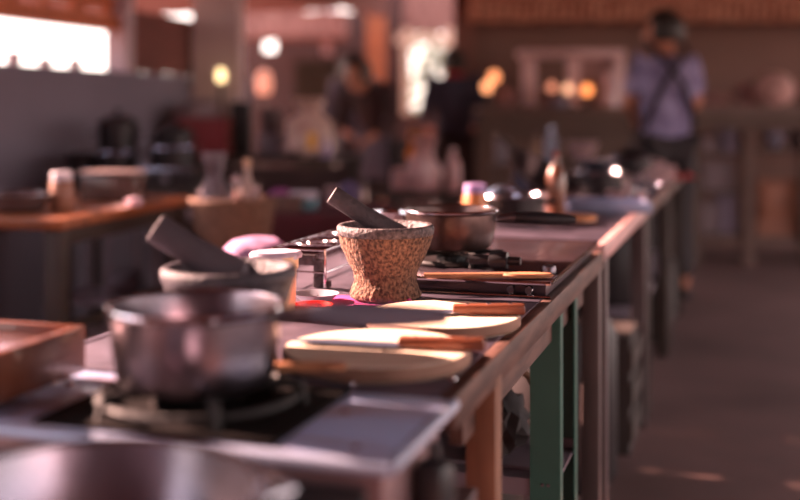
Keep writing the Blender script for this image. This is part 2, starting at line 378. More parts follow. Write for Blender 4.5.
# ---- mortars and pestles
def mortar(label, loc, sc, mt, rim_mt, seed):
    t = thing('mortar', label, 'mortar', loc)
    pr = [(0, 0), (.060, 0), (.0655, .003), (.066, .009), (.062, .020), (.0575, .032), (.0575, .042), (.063, .056), (.073, .076), (.082, .097), (.0875, .118)]
    full = []
    for (a, b), (c, d_) in zip(pr, pr[1:]):
        for k in range(3): f = k/3; full.append((a+(c-a)*f, b+(d_-b)*f))
    full.append(pr[-1])
    b = lathe(BM(), full, 120, wob=0)
    for v in b.verts:
        if v.co.z > .002 and v.co.xy.length > .01:
            n_ = noise.noise(v.co*60+Vector((seed, 0, 0)))*.0016+noise.noise(v.co*200+Vector((seed, 3, 0)))*.0016
            n_ += .0016*noise.noise(Vector((math.atan2(v.co.y, v.co.x)*14, v.co.z*18, seed)))
            q = v.co.xy.normalized()*n_; v.co.x += q.x; v.co.y += q.y
    bmesh.ops.scale(b, vec=(sc, sc, sc), verts=b.verts)
    obj('body', b, mt, t, smooth=60)
    r = lathe(BM(), [(.0875, .118), (.0905, .121), (.0915, .129), (.0905, .1345), (.087, .1375), (.080, .1365), (.076, .131), (.070, .112), (.058, .08), (.04, .062), (0, .056)], 96, wob=.0012)
    bmesh.ops.scale(r, vec=(sc, sc, sc), verts=r.verts)
    obj('rim', r, rim_mt, t, smooth=60, label='dark smooth worn rim')
    return t
M1 = Vector((X(385.5, 2.10), 2.10, .804))
mortar('rough brown stone mortar in focus, standing on the magenta cloth', M1, 1.015, claym, rimm, 1.3)
M2 = Vector((X(229, 1.545), 1.545, .80))
mortar('blurred grey stone mortar behind the large steel saucepan', M2, 1.03, basalt, basalt, 4.1)
def pestle(label, a, b, r0, r1, mt):
    a, b = Vector(a), Vector(b); L = (b-a).length; z = (b-a).normalized()
    q = z.to_track_quat('Z', 'Y')
    o = solo('pestle', lathe(BM(), [(0, 0), (r1*.7, .003), (r1, .014), (r1*1.0, .03), (r0*.98, L*.6), (r0, L-.006), (r0*.94, L-.001), (r0*.85, L), (0, L)], 40, wob=.0006), mt, label, 'pestle')
    o.location = a; o.rotation_euler = q.to_euler(); return o
pm = mat('pestle_stone', (84, 74, 78), .6, 0, .3, 60, bump=.35, bscale=130)
pestle('dark grey pestle leaning in the brown stone mortar', (X(411, 2.10), 2.10, Z(246, 2.10)), (X(332, 2.10), 2.09, Z(194, 2.10)), .018, .025, pm)
pestle('blurred thick pestle leaning in the grey mortar', (X(243, 1.545), 1.545, Z(284, 1.545)), (X(157, 1.545), 1.53, Z(226, 1.545)), .0215, .028, mat('pestle_grey', (84, 74, 82), .7, 0, .2, 20))

# ---- cloth, tub, bowl, red dish
c = solo('cloth', sheet(BM(), (0, 0, 0), .150, .115, 26, 26, .0025, 40, .0015), magenta, 'magenta cloth lying under the brown stone mortar', 'cloth', (X(369, 2.085), 2.085, .8003), .12)
fd = obj('fold', sheet(BM(), (.052, -.052, .003), .045, .022, 8, 8, .012, 60, .001), magenta, c, label='raised pink corner')
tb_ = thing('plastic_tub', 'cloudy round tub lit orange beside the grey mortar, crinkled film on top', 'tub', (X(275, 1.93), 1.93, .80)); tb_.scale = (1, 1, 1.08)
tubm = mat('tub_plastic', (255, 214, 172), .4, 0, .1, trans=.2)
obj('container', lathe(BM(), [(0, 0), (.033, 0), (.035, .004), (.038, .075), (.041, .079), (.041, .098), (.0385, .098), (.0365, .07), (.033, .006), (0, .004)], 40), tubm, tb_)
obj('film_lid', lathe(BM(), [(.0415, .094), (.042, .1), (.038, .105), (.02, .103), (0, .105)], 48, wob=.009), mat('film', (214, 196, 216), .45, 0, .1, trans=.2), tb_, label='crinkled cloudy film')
solo('steel_bowl', lathe(BM(), [(0, 0), (.022, 0), (.026, .003), (.037, .012), (.041, .017), (.043, .018), (.039, .0165), (.030, .008), (.014, .004), (0, .004)], 40), mat('bright_steel', (206, 206, 220), .3, .45, .08), 'small shiny steel bowl in front of the wire rack', 'bowl', (X(316, 2.07), 2.07, .80))
solo('red_dish', lathe(BM(), [(0, 0), (.028, 0), (.032, .004), (.034, .017), (.036, .019), (.032, .019), (.029, .007), (0, .005)], 40), redp, 'small bright red plastic dish near the magenta cloth', 'dish', (X(313, 1.945), 1.945, .80))

# ---- chopping boards, knives
def rboard(label, px, d, R, th=.019, wobble=0):
    o = solo('chopping_board', lathe(BM(), [(0, 0), (R-.004, 0), (R-.001, .004), (R-.001, th-.004), (R-.003, th), (0, th)], 96), board, label, 'chopping board', (X(px, d), d, .8005), .3)
    obj('board_edge_shade', lathe(BM(), [(R-.003, .001), (R, .004), (R, th-.004), (R-.002, th-.001)], 96), mat('board_side_shade', (158, 118, 98), .7, 0, .25, 12), o, label='side coloured darker for shade')  # side ring in a darker colour that stands in for shade
    return o
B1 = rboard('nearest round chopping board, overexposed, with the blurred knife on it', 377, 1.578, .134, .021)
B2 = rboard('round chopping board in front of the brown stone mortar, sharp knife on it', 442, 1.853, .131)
def knife(label, p0, p1, frac, z, bw=.034):
    p0, p1 = Vector((*p0, z)), Vector((*p1, z)); L = (p1-p0).length; a = math.atan2(p1.y-p0.y, p1.x-p0.x)
    t = thing('kitchen_knife', label, 'knife', p0, a); hl = L*frac; bl = L-hl
    k = BM(); box(k, (bl+hl/2, 0, .010), (hl, .022, .016), bev=.004); h = obj('handle', k, handle, t, label='brown wooden handle')
    for v in h.data.vertices:
        f = (v.co.x-bl)/hl; v.co.y *= .85+.25*abs(f-.45); v.co.z = .010+(v.co.z-.010)*(.9+.2*f)
    for f in (.2, .5, .8): obj('rivet', lathe(BM(), [(0, .0195), (.003, .019), (.003, .016), (0, .016)], 12, (bl+hl*f, 0, 0)), steel, h)
    b = BM(); pts = [(bl+.012, .011), (bl, .012), (.06, bw*.5), (.02, bw*.32), (0, 0), (.02, -bw*.30), (bl-.03, -bw*.5), (bl-.006, -bw*.45), (bl, -.010), (bl+.012, -.010)]
    up = [b.verts.new((x, y, .0060)) for x, y in pts]; dn = [b.verts.new((x, y, .0042)) for x, y in pts]
    b.faces.new(up); b.faces.new(dn[::-1]); n = len(pts)
    for i in range(n): b.faces.new((up[i], dn[i], dn[(i+1) % n], up[(i+1) % n]))
    obj('blade', b, mat('blade_steel', (104, 112, 136), .45, .6, .1), t, smooth=0)
    return t
knife('blurred kitchen knife with brown handle on the nearest round board', (X(292, 1.60), 1.60), (X(485, 1.555), 1.545), .44, .8215)
knife('sharp focus kitchen knife with orange brown handle on the board before the mortar', (X(368, 1.845), 1.845), (X(526, 1.82), 1.835), .46, .8195)
sp = BM(); tube(sp, [(0, 0, 0), (.04, 0, 0), (.075, 0, 0)], [.006, .007, .007], 10); 
o = solo('wooden_spatula', sp, spatm, 'orange wooden spatula stick in front of the nearest round board', 'spatula', (X(263, 1.415), 1.412, .831), .03)
hd = BM(); box(hd, (.088, 0, 0), (.035, .022, .008), bev=.003); obj('paddle', hd, spatm, o); 

# ---- second stove with the dark saucepan
def stove2():
    u0, u1, v0, v1 = 2.095, 2.80, .352, .745
    t = thing('gas_stove', 'thin black stove with shiny steel rim under the dark used saucepan', 'stove', (*rp((u0+u1)/2, (v0+v1)/2), .80), RZ)
    w, l = v1-v0, u1-u0
    obj('body', box(BM(), (0, 0, .014), (w-.02, l-.02, .026), bev=.003), mat('stove_dark_steel', (92, 78, 84), .35, .7, .3, 14), t)
    obj('top_plate', box(BM(), (0, 0, .029), (w-.008, l-.008, .004), bev=.0015), mat('stove_top', (104, 88, 96), .22, .6, .3, 10), t)
    r = BM()
    for s in (-1, 1): tube(r, [(-w/2, s*l/2, .029), (w/2, s*l/2, .029)], .004, 8); tube(r, [(s*w/2, -l/2, .029), (s*w/2, l/2, .029)], .004, 8)
    tube(r, [(-w/2, -l/2, .003), (w/2, -l/2, .003)], .003, 8)
    obj('rim', r, chrome, t, label='shiny steel rim')
    for kx in (.12, .155): 
        M = Matrix.Translation((kx, -l/2+.008, .015)) @ Matrix.Rotation(PI/2, 4, 'X')
        obj('switch', lathe(BM(), [(0, .012), (.007, .012), (.009, .008), (.009, -.002), (0, -.002)], 18, M=M), chrome, t)
    p = Matrix.Rotation(A, 4, 'Z') @ Vector((p2.location.x-t.location.x, p2.location.y-t.location.y, 0)); cx, cy = p.x, p.y
    obj('burner_bowl', lathe(BM(), [(0, .031), (.09, .031), (.098, .036), (.09, .038), (.04, .034), (0, .034)], 40, (cx, cy, 0)), blackm, t)
    obj('burner_cap', lathe(BM(), [(0, .05), (.026, .05), (.031, .046), (.031, .034)], 28, (cx, cy, 0), flute=(14, .03)), iron, t)
    g = BM(); ring(g, (cx, cy, .038), .088, .0045, 36)
    for k in range(6):
        a = 2*PI*k/6+.1
        tube(g, [(cx+.115*math.cos(a), cy+.115*math.sin(a), .034), (cx+.112*math.cos(a), cy+.112*math.sin(a), .056), (cx+.035*math.cos(a), cy+.035*math.sin(a), .056)], .005, 8)
    obj('pan_support', g, iron, t)
    pp = Matrix.Rotation(A, 4, 'Z') @ Vector((X(499, 2.27)-t.location.x, 2.27-t.location.y, 0))
    M = Matrix.Translation((pp.x, pp.y, .052)) @ Matrix.Rotation(PI/2, 4, 'Y')
    obj('gas_valve', lathe(BM(), [(0, -.06), (.010, -.06), (.011, -.02), (.017, -.018), (.019, .0), (.017, .018), (.009, .02), (.008, .045), (0, .045)], 24, M=M), blackp, t)
    kp = Matrix.Rotation(A, 4, 'Z') @ Vector((X(549, 2.24)-t.location.x, 2.24-t.location.y, 0))
    obj('knob', lathe(BM(), [(0, .046), (.012, .046), (.014, .043), (.014, .031)], 24, (kp.x, kp.y, 0)), steel_dull, t)
    return t
stove2()
# wooden spatula on the stove
sp = BM(); pts = [(0, 0, 0), (.10, 0, 0), (.16, 0, .001)]; tube(sp, pts, [.005, .006, .006], 10)
o = solo('wooden_spatula', sp, spatm, 'thin wooden spatula lying across the front of the thin black stove', 'spatula', (X(424, 2.16), 2.16, .8375), -.02)
hd = BM(); lathe(hd, [(0, -.004), (.9, -.004), (1, 0), (.9, .004), (0, .004)], 28); bmesh.ops.scale(hd, vec=(.052, .018, 1), verts=hd.verts); bmesh.ops.translate(hd, vec=(.20, 0, .001), verts=hd.verts)
obj('paddle', hd, spatm, o)
# chrome wire rack
def rack():
    p0 = rp(2.08, .918); w, l, h = .115, .42, .078
    t = thing('wire_rack', 'shiny wire rack on cast black legs left of the brown stone mortar', 'rack', (*p0, .80), RZ)
    g = BM()
    for a, b in (((0, 0), (w, 0)), ((w, 0), (w, l)), ((w, l), (0, l)), ((0, l), (0, 0))):
        tube(g, [(*a, h), (*b, h)], .0028, 8); tube(g, [(*a, h-.045), (*b, h-.045)], .002, 8)
    for k in range(1, 5): tube(g, [(0, l*k/5, h), (w, l*k/5, h)], .002, 6)
    for k in (1, 3): ring(g, (w/2, l*k/4, h+.002), .045, .0022, 28, 6); ring(g, (w/2, l*k/4, h+.002), .022, .0022, 20, 6)
    obj('wire_top', g, chrome, t)
    for a in ((0, 0), (w, 0), (w, l), (0, l)): obj('leg', tube(BM(), [(*a, h), (*a, 0)], .003, 8), chrome, t)
    fl = mat('flaky_iron', (96, 80, 84), .5, .5, .5, 60, bump=.8, bscale=150)
    obj('cast_bracket', box(BM(), (w/2, l-.03, h-.022), (w-.03, .014, .022), bev=.003), fl, t)
    c = BM()
    box(c, (w/2-.006, .012, h-.022), (w-.03, .014, .022), bev=.003); box(c, (w-.018, .012, h-.048), (.020, .014, .055), bev=.003); box(c, (w-.012, .016, .008), (.034, .02, .014), bev=.003)
    obj('cast_bracket', c, fl, t, label='rough cast black bracket')
    return t
rack()
# two small steel bowls behind the mortar
SB = [(0, 0), (.03, 0), (.034, .004), (.055, .03), (.062, .048), (.066, .05), (.060, .049), (.052, .03), (.03, .008), (0, .006)]
o = solo('steel_bowl', lathe(BM(), SB, 40), chrome, 'shiny steel bowl glinting between the mortar and the dark saucepan', 'bowl', (X(392, 2.86), 2.74, .80)); o.scale = (1, 1, 2.2)
o = solo('steel_bowl', lathe(BM(), SB, 40), steel, 'second shiny steel bowl, left edge showing behind the pestle', 'bowl', (X(378, 2.9), 2.94, .814)); o.scale = (.9, .9, 1.5)

# ---- wooden tray on the front stove
def tray():
    w, l, h, th = .30, .215, .062, .014
    t = thing('wooden_tray', 'copper brown wooden tray cut by the left edge of the frame', 'tray', (*rp(1.185, .84+w/2), .8085), RZ)
    b = BM()
    for s in (-1, 1): box(b, (s*(w/2-th/2), 0, h/2), (th, l, h), bev=.003); box(b, (0, s*(l/2-th/2), h/2), (w-2*th, th, h), bev=.003)
    obj('sides', b, boxwood, t); obj('bottom', box(BM(), (0, 0, .009), (w-2*th, l-2*th, .010)), boxwood, t)
    obj('liner', box(BM(), (0, 0, .034), (w-2*th-.004, l-2*th-.004, .03), bev=.006), mat('pink_steel_liner', (190, 150, 148), .2, .8, .1), t, label='pinkish steel inlay')
tray()

# ---- under the worktable: green rack, shelf, gear
gx = thing('steel_rack', 'green painted steel rack with grey shelf under the near worktable', 'rack', (*rp(2.25, .36), 0), RZ)
W_, L_ = .56, .24; H_ = .752
def angle_post(x, y, sx_, sy_):
    b = BM(); box(b, (x-sx_*.03, y, H_/2), (.06, .004, H_)); box(b, (x, y+sy_*.018, H_/2), (.004, .036, H_)); return b
for (x, y, a, c_) in ((0, 0, 1, 1), (-W_, 0, -1, 1)): obj('post', angle_post(x, y, a, c_), green, gx)
for (x, y, a, c_) in ((0, L_, 1, -1), (-W_, L_, -1, -1)): obj('post', angle_post(x, y, a, c_), green, gx)
s = BM(); box(s, (-W_/2, L_/2, .40), (W_-.01, L_-.008, .006)); box(s, (-W_/2, .005, .385), (W_-.01, .004, .034)); box(s, (-W_/2, L_-.006, .41), (W_, .004, .03)); box(s, (-W_/2, .06, .406), (W_-.02, .008, .008))
obj('shelf', s, shelfm, gx, label='grey steel shelf with raised lip')
for x in (-.345, -.33): obj('bolt', lathe(BM(), [(0, 0), (.004, 0), (.004, -.002), (0, -.002)], 10, M=Matrix.Translation((x, .0025, .385)) @ Matrix.Rotation(PI/2, 4, 'X')), steel_dull, gx)
for x in (-.034, -.022): obj('bolt', lathe(BM(), [(0, 0), (.003, 0), (.004, -.004), (0, -.004)], 10, M=Matrix.Translation((x, -.0045, .395)) @ Matrix.Rotation(PI/2, 4, 'X')), steel_dull, gx)
cl = BM(); blob(cl, (0, 0, .075), (.07, .09, .075), 3, .5, 2.4, 2); solo('bundled_cloth', cl, mat('grey_green_cloth', (78, 74, 74), .9, 0, .4, 12), 'grey crumpled cloth on the shelf of the green rack', 'cloth', (*rp(2.37, .52), .41))
hs = BM(); tube(hs, [(0, 0, .30), (.02, .0, .26), (.05, 0, .225), (.10, 0, .19), (.125, 0, .14), (.135, 0, .07), (.13, .0, .0)], .007, 8)
solo('gas_hose', hs, mat('tan_hose', (150, 112, 84), .5), 'tan rubber hose curving down under the near worktable', 'hose', (*rp(2.28, .53), .41))
solo('gas_cylinder', lathe(BM(), [(0, 0), (.13, 0), (.14, .02), (.14, .36), (.12, .42), (.06, .45), (.05, .5), (0, .5)], 32), darkwood, 'dark gas cylinder on the floor behind the green rack', 'gas cylinder', (*rp(2.68, .66), 0))
# valve set between the first two tables
vs = thing('gas_valve', 'steel gas valve with black body clamped at the far right table corner', 'valve', (X(586, 2.83), 2.83, .655))
obj('body', lathe(BM(), [(0, 0), (.026, 0), (.028, .006), (.028, .05), (.02, .055), (0, .055)], 20), blackp, vs)
obj('pipe', tube(BM(), [(0, 0, .05), (0, 0, .128)], .012, 12), steel_dull, vs)
k = BM(); blob(k, (.0, -.01, .13), (.022, .022, .022), 2); blob(k, (0, -.012, .075), (.022, .02, .02), 2); obj('fitting', k, steel_dull, vs)
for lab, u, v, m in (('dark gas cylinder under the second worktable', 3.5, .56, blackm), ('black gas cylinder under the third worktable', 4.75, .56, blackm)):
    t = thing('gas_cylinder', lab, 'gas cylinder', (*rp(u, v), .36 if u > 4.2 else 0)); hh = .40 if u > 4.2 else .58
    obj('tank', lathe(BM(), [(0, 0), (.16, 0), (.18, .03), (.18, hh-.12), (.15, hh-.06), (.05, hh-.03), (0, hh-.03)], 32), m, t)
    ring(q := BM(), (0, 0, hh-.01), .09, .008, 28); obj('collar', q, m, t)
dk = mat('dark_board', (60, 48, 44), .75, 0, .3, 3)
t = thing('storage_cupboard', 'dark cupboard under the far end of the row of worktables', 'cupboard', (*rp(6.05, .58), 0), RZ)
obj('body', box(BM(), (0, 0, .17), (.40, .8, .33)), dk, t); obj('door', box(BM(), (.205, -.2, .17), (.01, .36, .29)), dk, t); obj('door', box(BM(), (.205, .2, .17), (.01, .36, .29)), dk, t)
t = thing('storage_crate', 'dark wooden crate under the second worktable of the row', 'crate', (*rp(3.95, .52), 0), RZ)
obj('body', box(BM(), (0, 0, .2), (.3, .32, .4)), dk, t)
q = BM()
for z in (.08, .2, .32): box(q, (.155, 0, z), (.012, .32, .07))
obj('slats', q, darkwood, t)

# ================================================================ THINGS FURTHER ALONG THE ROW
BOWL = [(0, 0), (.035, 0), (.04, .004), (.07, .035), (.085, .062), (.09, .064), (.083, .060), (.066, .034), (.036, .01), (0, .008)]
def bowl(label, px, d, z, R, h, m, tilt=(0, 0), name='bowl'):
    b = lathe(BM(), BOWL, 36); bmesh.ops.scale(b, vec=(R/.09, R/.09, h/.064), verts=b.verts)
    o = solo(name, b, m, label, 'bowl', (X(px, d), d, z)); o.rotation_euler = (tilt[0], tilt[1], 0); return o
def cup(label, px, d, z, R, h, m, name='cup', cat='cup'):
    return solo(name, lathe(BM(), [(0, 0), (R*.75, 0), (R*.8, .003), (R, h-.002), (R, h), (R*.94, h), (R*.75, .006), (0, .005)], 28), m, label, cat, (X(px, d), d, z))
def jar(label, px, d, z, R, h, body, lid, name='jar', cat='jar', lid_h=.02):
    t = thing(name, label, cat, (X(px, d), d, z))
    obj('container', lathe(BM(), [(0, 0), (R*.9, 0), (R, .006), (R, h*.85), (R*.85, h*.94), (R*.85, h), (0, h)], 28), body, t)
    obj('lid', lathe(BM(), [(0, h+lid_h), (R*.84, h+lid_h), (R*.9, h+lid_h-.003), (R*.9, h-.006), (R*.86, h-.006)], 28), lid, t); return t
def bottle(label, px, d, z, R, h, body, capm):
    t = thing('bottle', label, 'bottle', (X(px, d), d, z))
    obj('glass', lathe(BM(), [(0, 0), (R*.92, 0), (R, .008), (R, h*.58), (R*.8, h*.70), (R*.36, h*.82), (R*.34, h*.95), (0, h*.95)], 24), body, t)
    obj('cap', lathe(BM(), [(0, h), (R*.4, h), (R*.42, h-.004), (R*.42, h*.91), (R*.36, h*.91)], 20), capm, t); return t
def pot(label, px, d, z, R, H, m, rimm_=steel, name='cooking_pot', lid=False):
    t = thing(name, label, 'pot', (X(px, d), d, z), -.1)
    obj('body', lathe(BM(), [(0, 0), (R*.85, 0), (R*.97, .012), (R, H), (R*.97, H), (R*.94, .016), (0, .008)], 40), m, t)
    ring(q := BM(), (0, 0, H), R, .005, 40); obj('rim', q, rimm_, t, label='shiny metal rim')
    for s in (-1, 1):
        obj('handle', tube(BM(), [(s*R*.98, -.035, H*.8), (s*(R+.035), -.028, H*.82), (s*(R+.035), .028, H*.82), (s*R*.98, .035, H*.8)], .006, 8), m, t)
    if lid:
        l_ = obj('lid', lathe(BM(), [(0, H+.045), (R*.5, H+.035), (R*.95, H+.008), (R*.97, H+.004), (R*.6, H+.02), (0, H+.03)], 36), m, t)
        obj('knob', lathe(BM(), [(0, H+.07), (.016, H+.07), (.02, H+.06), (.01, H+.045), (.01, H+.04)], 18), blackp, l_)
    return t
warm_paper = mat('cream_plastic', (226, 182, 150), .5); blue_st = mat('bluish_steel', (186, 192, 214), .25, .9, .1); pinkc = mat('pink_ceramic', (206, 168, 168), .35, coat=.3)
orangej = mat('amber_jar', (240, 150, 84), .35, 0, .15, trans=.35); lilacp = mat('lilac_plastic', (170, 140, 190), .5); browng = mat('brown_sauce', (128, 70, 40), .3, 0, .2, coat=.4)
tealp = mat('teal_plastic', (120, 176, 190), .4); blackw = mat('wok_black', (46, 40, 42), .4, .6, .3, 12)
greyc = mat('grey_ware', (128, 114, 122), .5, .2, .2)
T3z, T4z = .813, .80
pot('black pot with steel rim behind the dark saucepan, right of the amber jar', 513, 3.42, T3z, .094, .085, blackw)
bt = solo('steel_bowl', lathe(BM(), BOWL, 40), blue_st, 'shiny bluish bowl tilted inside the black pot', 'bowl', (X(502, 3.40), 3.41, T3z+.045)); bt.rotation_euler = (.75, -.2, .3); bt.scale = (.62, .62, .75)
sp = BM(); tube(sp, [(-.07, 0, 0), (.055, 0, .008)], .006, 8); solo('serving_spoon', sp, steel, 'metal spoon handle lying across the black pot', 'spoon', (X(526, 3.36), 3.36, T3z+.096))
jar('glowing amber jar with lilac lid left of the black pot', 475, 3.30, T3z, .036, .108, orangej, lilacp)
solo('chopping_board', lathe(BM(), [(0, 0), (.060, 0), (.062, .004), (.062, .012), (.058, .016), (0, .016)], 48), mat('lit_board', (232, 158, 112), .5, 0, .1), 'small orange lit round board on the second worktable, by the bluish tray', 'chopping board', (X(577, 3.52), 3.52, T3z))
t = thing('steel_tray', 'long bluish steel tray on the second worktable', 'tray', (X(607, 3.86), 3.86, T3z), -.05)
q = BM(); box(q, (0, 0, .004), (.27, .19, .008)); trm = mat('tray_blue_grey', (150, 156, 184), .45, .4, .15)
obj('base', q, trm, t)
q = BM()
for s in (-1, 1): box(q, (s*.135, 0, .018), (.006, .2, .036), bev=.002); box(q, (0, s*.10, .018), (.276, .006, .036), bev=.002)
obj('sides', q, trm, t)
bottle('tall brown sauce bottle behind the black pot', 556, 3.72, T3z, .032, .21, browng, mat('red_cap', (150, 70, 60), .5))
cup('whitish cup standing on the second worktable behind the orange board', 551, 3.98, T3z, .022, .055, pinkc)
wk = solo('wok', lathe(BM(), [(0, 0), (.05, .004), (.11, .035), (.15, .08), (.156, .082), (.152, .085), (.105, .042), (.05, .012), (0, .008)], 48), blackw, 'dark wok leaning up at an angle behind the black pot', 'wok', (X(538, 4.15), 4.20, T3z+.055)); wk.rotation_euler = (-.15, .55, 0)
obj('handle', tube(BM(), [(-.15, 0, .08), (-.19, 0, .092), (-.24, 0, .10)], [.008, .009, .011], 10), darkwood, wk)
bowl('bluish steel bowl on the third worktable behind the leaning wok', 528, 4.9, T4z, .09, .07, blue_st); 
o = bowl('bluish bowl on the inner side of the third worktable, topmost of two', 528, 4.9, T4z+.055, .088, .07, steel)
cup('pale crumpled looking cup on the third worktable beside the bluish bowls', 555, 4.75, T4z, .038, .085, pinkc)
pot('dark pot on the third worktable with a bluish bowl on it', 598, 4.72, T4z, .105, .10, blackw)
o = bowl('bluish steel bowl lying on top of the dark pot', 596, 4.72, T4z+.107, .085, .045, blue_st)
jar('small pinkish jar right of the dark pot on the third worktable', 622, 4.9, T4z, .03, .06, pinkc, pinkc)
bowl('pinkish ceramic bowl on the near edge of the third worktable', 617, 4.5, T4z, .05, .035, pinkc)
bowl('bright bluish bowl near the right edge of the third worktable', 648, 4.72, T4z, .062, .05, blue_st)
cup('small grey cup in the middle of the third worktable', 640, 5.1, T4z, .03, .06, greyc)
pot('dark pot on the last worktable of the row', 630, 5.75, T4z, .11, .12, blackw, lid=True)
bowl('grey bowl at the inner side of the last worktable', 608, 5.75, T4z, .09, .08, greyc)
bowl('pale pink bowl on the last worktable before the red towel', 657, 5.5, T4z, .08, .06, pinkc)
bowl('pinkish bowl right at the corner of the last worktable', 668, 5.62, T4z, .045, .08, pinkc)
rt = BM(); sheet(rt, (0, 0, 0), .18, .14, 12, 12, .05, 16, .004); solo('towel', rt, mat('red_towel', (206, 72, 72), .9, 0, .2, 6), 'red and pink crumpled towel on the last worktable', 'towel', (X(676, 5.9), 5.9, T4z))
blob(q := BM(), (0, 0, .05), (.07, .06, .05), 3, .35, 2, 3); solo('bread_bag', q, pinkc, 'pale pink bag beside the red towel on the last worktable', 'bag', (X(653, 6.0), 6.0, T4z))
cup('grey steel cup on the second worktable right of the amber jar', 640, 4.18, T3z, .03, .05, steel)

# ================================================================ BAR COUNTER AT THE BACK
DB = 8.4
cz = Z(107, DB)
cnt = thing('bar_counter', 'long dark brown bar counter at the back of the room', 'counter', (0, DB, 0))
bw = mat('bar_brown', (92, 70, 60), .7, 0, .2, 3)
x0, x1 = X(478, DB), X(980, DB); xm = X(702, DB)
obj('counter_top', box(BM(), ((x0+x1)/2, .2, cz-.02), (x1-x0, .62, .04), bev=.005), mat('bar_top', (120, 92, 82), .5, 0, .2), cnt)
obj('fascia', box(BM(), ((x0+x1)/2, -.06, cz-.105), (x1-x0-.02, .03, .12)), bw, cnt)
obj('front_panel', box(BM(), ((x0+xm)/2, .02, (cz-.17)/2), (xm-x0, .04, cz-.17)), bw, cnt)
for px in (748, 806, 900): obj('post', box(BM(), (X(px, DB), .0, (cz-.165)/2), (.09, .09, cz-.165)), mat('bar_post', (100, 72, 62), .7, 0, .2), cnt)
for z in (.22, .55, .83): obj('shelf', box(BM(), ((xm+X(744, DB))/2+.01, .22, z), (X(742, DB)-xm, .42, .025)), bw, cnt)
for z in (.20, .86): obj('shelf', box(BM(), ((X(754, DB)+x1)/2, .22, z), (x1-X(754, DB), .42, .03)), bw, cnt)
greyb = mat('grey_box', (132, 112, 116), .8, 0, .15, 3); lavb = mat('lavender_box', (150, 134, 152), .8, 0, .15, 3)
for k, (px, z, w, h, m, lab) in enumerate(((712, .2325, .13, .22, greyb, 'grey box on the bottom shelf of the bar rack, left'), (732, .2325, .13, .27, lavb, 'pale box on the bottom shelf of the bar rack, right'),
        (722, .5625, .24, .20, greyb, 'wide grey box on the middle shelf of the bar rack'), (712, .8425, .10, .11, greyb, 'small grey box on the top shelf of the bar rack'), (734, .8425, .10, .17, lavb, 'tall lavender box on the top shelf of the bar rack'))):
    t = thing('storage_box', lab, 'box', (X(px, DB), DB+.16, z)); obj('carton', box(BM(), (0, 0, h/2), (w, .2, h), bev=.006), m, t); obj('lid', box(BM(), (0, 0, h+.004), (w+.01, .21, .02), bev=.003), m, t)
t = thing('wooden_cabinet', 'warm brown wooden cabinet under the bar at the right edge', 'cabinet', (X(786, DB), DB+.2, .215))
wcab = mat('warm_cabinet', (148, 88, 62), .6, 0, .2, 3, stretch=(1, 1, 5))
obj('carcass', box(BM(), (0, 0, .21), (.40, .32, .42)), wcab, t)
for s in (-1, 1):
    dd = obj('door', box(BM(), (s*.1, -.168, .26), (.18, .015, .26), bev=.003), wcab, t); obj('knob', blob(BM(), (s*.03, -.185, .26), (.01, .01, .01), 1), steel, dd)
bowl('bluish grey bowl on the upper shelf under the bar at the right', 774, DB+.15, .876, .10, .13, mat('lav_bowl', (168, 162, 184), .4, .2, .1))
jar('grey jar beside the bluish bowl on the upper bar shelf', 796, DB+.15, .876, .05, .12, greyc, greyc)
# on the counter
fr = thing('metal_frame_shelf', 'pale metal frame shelf standing on the bar behind the glowing lamps', 'shelf', (0, DB+.12, cz))
pal = mat('pale_frame', (214, 176, 174), .5, .2, .08)
zt = Z(58, DB+.12)-cz
for px, w in ((529, .10), (573, .09), (618, .09)): obj('post', box(BM(), (X(px, DB+.12), 0, zt/2), (w, .12, zt), bev=.006), pal, fr)
obj('top_board', box(BM(), ((X(522, DB)+X(624, DB))/2, 0, zt+.03), (X(626, DB)-X(520, DB), .26, .055), bev=.006), pal, fr)
obj('side_panel', box(BM(), (X(596, DB+.12), .08, zt/2), (.26, .02, zt)), mat('pale_panel', (186, 146, 142), .7), fr)
def lamp(px, py, d, lab, R, col, st):
    t = thing('glass_lamp', lab, 'lamp', (X(px, d), d, cz)); h = Z(py, d)-cz
    obj('lamp_base', lathe(BM(), [(0, 0), (.045, 0), (.045, .01), (.012, .02), (.01, max(h-R, .03)), (0, max(h-R, .03))], 20), darkwood, t)
    obj('glass_shade', blob(BM(), (0, 0, max(h, R+.02)), (R, R, R*1.1), 2), mat('lamp_glow_%d' % (st*10), col, .4, emit=st), t, label='glowing orange glass shade')
    return t
lamp(494, 77, DB-.0, 'glowing orange lamp on the left end of the bar, upper of two', .045, (255, 158, 104), 1.5)
lamp(487, 87, DB-.12, 'bright orange lamp at the left end of the bar, in front', .040, (255, 166, 112), 1.7)
lamp(552, 87, DB-.12, 'dimmer glowing lamp in the dark opening of the pale frame shelf', .034, (240, 150, 116), .9)
lamp(568, 89, DB-.12, 'glowing peach lamp, middle of the three before the frame shelf', .036, (255, 186, 146), 1.3)
lamp(587, 90, DB-.12, 'brightest orange lamp, rightmost of the three before the frame shelf', .040, (255, 150, 84), 1.9)
jar('pale pinkish jar under the right end of the frame shelf', 611, DB-.02, cz, .07, .25, pinkc, pinkc)
pinkcloth = mat('dusty_pink_cloth', (158, 112, 108), .9, 0, .25, 4)
